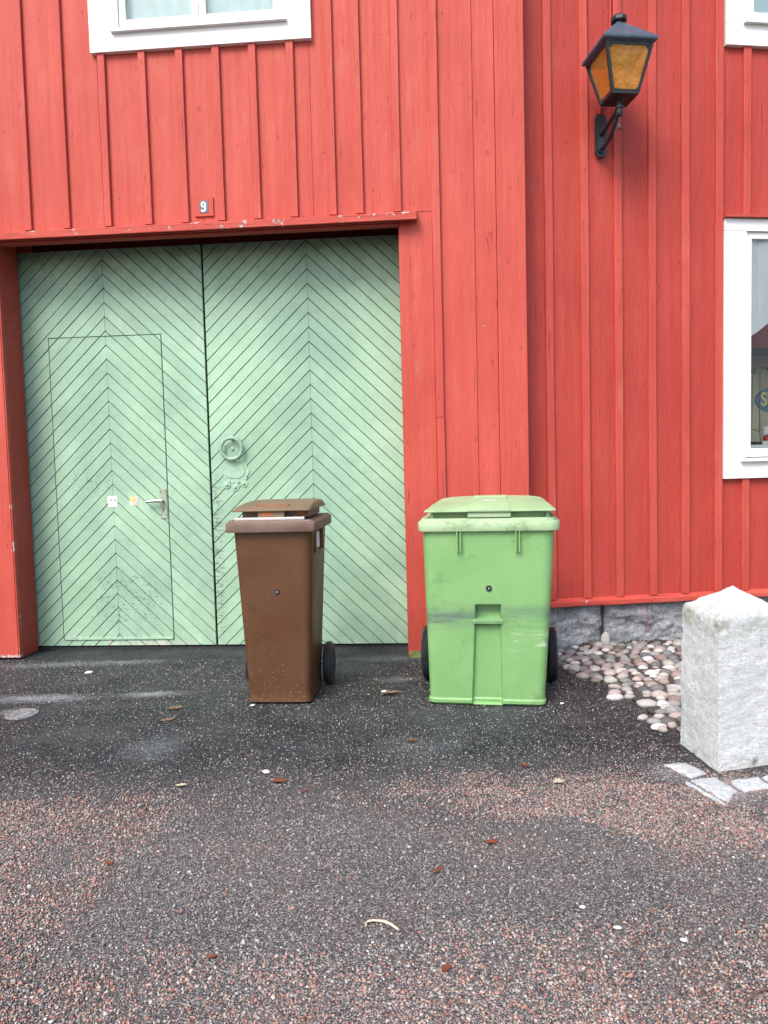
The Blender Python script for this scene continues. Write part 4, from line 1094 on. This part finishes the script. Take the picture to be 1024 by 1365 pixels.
# ------------------------------------------------------------------ valve cover
t = empty('valve_cover', (-2.00, 3.957, 0), 0, 'small round worn iron valve cover set in the asphalt', 'valve cover')
mb = MB(); mb.lathe([(.0, -.01), (.085, -.01), (.085, .004), (.080, .006), (.072, .006), (.070, .003), (.058, .003), (.055, .006), (0, .006)], (0, 0, 0), 'z', 32)
mb.build('lid', plain('worn_pale_iron', (.17, .175, .18), .7, .7, 45, .6), t, smooth=30)

# ------------------------------------------------------------------ gravel, one mesh (nobody could count it)
def fnoise(x, y, sc, seed):
    return np.array([noise.fractal(Vector((a*sc, b*sc, seed)), 1, 2, 3) for a, b in zip(x, y)])
def make_gravel():
    N = 620000
    D = np.sqrt(rng.uniform(1.45**2, 5.15**2, N)); X = rng.uniform(-.66, .66, N)*D
    # coarse mask on a lattice, then looked up
    gx = np.linspace(-3.6, 3.6, 145); gy = np.linspace(1.3, 5.3, 81)
    A = np.array([[noise.fractal(Vector((a*1.3, b*1.6, 2)), 1, 2, 5) for a in gx] for b in gy])
    B = np.array([[noise.fractal(Vector((a*5, b*5, 9)), 1, 2, 3) for a in gx] for b in gy])
    ix = np.clip(((X+3.6)/7.2*144).astype(int), 0, 144); iy = np.clip(((D-1.3)/4*80).astype(int), 0, 80)
    a = A[iy, ix]; b = B[iy, ix]
    def ss(v, p, q_): t_ = np.clip((v-p)/(q_-p), 0, 1); return t_*t_*(3-2*t_)
    dens = np.zeros(N)
    near = 1-ss(D+a*.3, 1.68, 2.12)                           # foreground band
    left = (1-ss(X+a*.35, -1.05, -.65))*(1-ss(D, 2.75, 3.1))      # left flank
    right = ss(X+a*.4, .55, .95)*(1-ss(D+a*.1, 2.85, 3.05))*ss(D+a*.3, 2.1, 2.45)
    midb = np.exp(-((D-2.85+a*.25)/.17)**2)*ss(X, -.2, .25)*.8
    dens = np.maximum.reduce([near*.95, left*.75, right*.75, midb, .10*(1-ss(D, 2.9, 3.5))+0*D])
    dens *= np.clip(1+.9*b+.6*a, .15, 1.5)
    far = ss(D, 2.8, 3.2)*(.050+.04*b)
    dens = np.clip(dens, 0, 1)*.72+np.clip(far*1.0, .012, .25)
    # none where the bins, bollard, buildings stand
    keep = rng.uniform(0, 1, N) < dens
    keep &= D < 4.93-.075*(X-.18)
    keep &= ~((X > 1.33) & (X < 1.68) & (D > 3.0) & (D < 3.4))
    keep &= ~((X > .24) & (X < .88) & (D > 3.95) & (D < 4.5))
    keep &= ~((X > -.78) & (X < -.43) & (D > 4.05) & (D < 4.42))
    X, D = X[keep], D[keep]; n = len(X); redz = np.clip(dens[keep]/.42, 0, 1)
    size = rng.lognormal(math.log(.0026), .27, n); size = np.clip(size, .0016, .0065); size *= np.where(D > 2.9, .80, 1.0)
    cube = np.array([(-1, -1, -1), (1, -1, -1), (1, 1, -1), (-1, 1, -1), (-1, -1, 1), (1, -1, 1), (1, 1, 1), (-1, 1, 1)], float)
    V = cube[None]*(1+rng.uniform(-.55, .25, (n, 8, 3)))
    V *= np.stack([np.ones(n), rng.uniform(.6, 1, n), rng.uniform(.4, .75, n)], 1)[:, None]*size[:, None, None]
    q_ = rng.normal(size=(n, 4))*np.array([1, .35, .35, 1]); q_ /= np.linalg.norm(q_, axis=1)[:, None]
    w_, x, y, z = q_.T
    Rm = np.stack([1-2*(y*y+z*z), 2*(x*y-z*w_), 2*(x*z+y*w_), 2*(x*y+z*w_), 1-2*(x*x+z*z), 2*(y*z-x*w_), 2*(x*z-y*w_), 2*(y*z+x*w_), 1-2*(x*x+y*y)], 1).reshape(n, 3, 3)
    V = np.einsum('nij,nkj->nki', Rm, V)
    V += np.stack([X, D, size*.35-.003], 1)[:, None]
    Fq = np.array([(0, 3, 2, 1), (4, 5, 6, 7), (0, 1, 5, 4), (1, 2, 6, 5), (2, 3, 7, 6), (3, 0, 4, 7)])
    Fa = (Fq[None]+8*np.arange(n)[:, None, None]).reshape(-1, 4)
    me = bpy.data.meshes.new('gravel'); me.vertices.add(8*n); me.vertices.foreach_set('co', V.ravel())
    me.loops.add(24*n); me.loops.foreach_set('vertex_index', Fa.ravel()); me.polygons.add(6*n)
    me.polygons.foreach_set('loop_start', np.arange(0, 24*n, 4)); me.polygons.foreach_set('loop_total', np.full(6*n, 4)); me.update()
    palr = np.array([(.26, .085, .06), (.33, .145, .105), (.40, .25, .19), (.20, .175, .165), (.07, .07, .078), (.38, .335, .29), (.46, .42, .38), (.035, .035, .04), (.27, .19, .14)])
    pald = np.array([(.38, .37, .36), (.27, .27, .275), (.16, .16, .17), (.32, .25, .22), (.50, .48, .46), (.09, .09, .10)])
    pr = rng.choice(len(palr), n, p=[.15, .16, .13, .14, .12, .10, .06, .08, .06]); pd = rng.choice(len(pald), n, p=[.16, .25, .25, .12, .06, .16])
    isr = rng.uniform(0, 1, n) < redz*.8+.04
    col = np.where(isr[:, None], palr[pr], pald[pd])*rng.uniform(.75, 1.2, (n, 1))
    at = me.attributes.new('tint', 'FLOAT_COLOR', 'FACE')
    at.data.foreach_set('color', np.repeat(np.hstack([col, np.ones((n, 1))]), 6, axis=0).astype(np.float32).ravel())
    me.materials.append(M['gravel'])
    o = bpy.data.objects.new('gravel', me); C.objects.link(o)
    tag(o, 'loose reddish and grey gravel scattered over the asphalt', 'gravel', kind='stuff'); print('gravel', n)
make_gravel()

# ------------------------------------------------------------------ leaves, twigs and pale stones
def leaf(loc, size, rot, mat, label, seed, asp=.5, curl=.25, lobes=0):
    n = 14; m_ = 4; mb = MB(); vs = []; fs = []
    for i in range(n+1):
        u = i/n; wd = math.sin(PI*min(1, u*1.02))**.8*(1+(.25+.3*lobes)*math.sin(u*PI*7+seed))*asp*.5+.01+.05*noise.noise(Vector((u*9, seed, 0)))*math.sin(PI*u)
        for j in range(-m_, m_+1):
            v = j/m_; x = (u-.5); y = v*wd+.04*math.sin(seed+u*4)
            z = curl*(abs(v)**1.5*wd*1.2+.5*(u-.5)**2)+.03*noise.noise(Vector((u*4, v*3, seed)))+.03
            vs.append((x*size, y*size, z*size))
    k = 2*m_+1
    for i in range(n):
        for j in range(k-1): fs.append((i*k+j, (i+1)*k+j, (i+1)*k+j+1, i*k+j+1))
    mb.add(vs, fs); o = mb.build('fallen_leaf', mat, smooth=80)
    md = o.modifiers.new('s', 'SOLIDIFY'); md.thickness = .0006
    o.location = (loc[0], loc[1], .0015); o.rotation_euler = (0, 0, rot)
    return tag(o, label, 'leaf', 'fallen leaves on the asphalt')
leaf((-.465, 3.00), .062, .1, 'leaf_rust', 'rust brown leaf on dark asphalt in front of the brown bin', 1, .55)
leaf((-.350, 2.90), .030, .6, 'leaf_rust', 'tiny rust leaf beside the larger rust leaf before the brown bin', 2, .5)
leaf((.107, 3.416), .050, -.2, 'leaf_rust', 'dull rust leaf lying midway between the two bins', 3, .45)
leaf((.574, 3.098), .055, -.9, 'leaf_rust', 'slim orange leaf in front of the green bin', 4, .35)
leaf((.681, 2.926), .052, .2, 'leaf_pale', 'cream lobed leaf lying flat right of the slim orange leaf', 5, .75, .2, 1)
leaf((.341, 2.459), .050, .1, 'leaf_rust', 'orange brown leaf on grey asphalt well in front of the green bin', 6, .5)
leaf((.144, 2.294), .052, 1.0, 'leaf_rust', 'narrow rust leaf tilted on grey asphalt at the picture centre', 7, .3)
leaf((-1.17, 3.99), .085, .2, 'leaf_tan', 'flat tan leaf nearer the gate, upper of the tan pair', 8, .6, .1)
leaf((-1.16, 3.80), .080, .6, 'leaf_tan', 'flat tan leaf, lower of the tan pair left of the brown bin', 9, .55, .1)
leaf((-.866, 2.982), .050, .1, 'leaf_pale', 'small curled straw coloured leaf left of the brown bin', 10, .35, .5)
leaf((.008, 4.135), .120, .15, 'leaf_tan', 'long curled brown leaf on the asphalt left of the green bin', 11, .35, .5)
leaf((-.946, 2.386), .035, -.5, 'leaf_rust', 'small orange leaf at the edge of the left gravel', 12, .45)
leaf((-.49, 1.90), .03, .5, 'leaf_rust', 'tiny dark rust leaf among foreground gravel', 13, .45)
leaf((.13, 1.83), .040, 1.1, 'leaf_rust', 'dark rust leaf standing in the dense foreground gravel', 14, .45)
mb = MB(); mb.tube([(-.045, .012, .006), (-.03, .014, .007), (0, .008, .007), (.02, -.006, .007), (.042, -.030, .005)], [.0035, .003, .0042, .004, .0028], 8)
mb.tube([(-.045, .012, .006), (-.052, .004, .004), (-.050, -.004, .003)], .003, 6)
o = mb.build('twig', leaf_mat('straw', (.58, .48, .36)), smooth=60); o.location = (-.03, 2.02, 0); tag(o, 'short bent pale twig on the gravel in the foreground', 'twig')
mb = MB(); mb.tube([(-.06, -.03, .004), (-.02, -.005, .008), (.02, .004, .008), (.07, .002, .004)], [.003, .003, .0025, .002], 8)
o = mb.build('twig', leaf_mat('dark_twig', (.13, .07, .05)), smooth=60); o.location = (.90, 1.72, 0); tag(o, 'dark brown twig at the lower right corner of the gravel', 'twig')
ps = [(-.02, 4.18, .020, 'white pebble beside the long curled leaf between the bins'), (-.535, 3.10, .016, 'white chip behind the rust leaf pair'), (-.75, 4.0, .013, None), (-1.95, 4.75, .022, 'white chip on asphalt near the left gate post'),
      (.93, 3.9, .012, None), (1.30, 3.50, .035, 'elongated white stone in the asphalt left of the bollard'), (.62, 1.98, .010, None), (.55, 2.08, .009, None), (.78, 1.92, .010, None)]
for i, (x, y, r_, lb) in enumerate(ps):
    mb = MB(); stone_mesh(mb, (0, 0, r_*.2), (r_*1.2, r_*.8, r_*.45), random.uniform(-.6, .6), (.62, .60, .57), i*5.1)
    o = mb.build('pebble', 'cobble', smooth=60); o.location = (x, y, 0)
    tag(o, lb or ['small white pebble just in front of the brown bin', 'white pebble between green bin and cobbles', 'small white pebble right of centre in the foreground', 'tiny white pebble behind another in the right foreground', 'small white pebble at the right of the foreground gravel'][[2, 4, 6, 7, 8].index(i)], 'pebble')
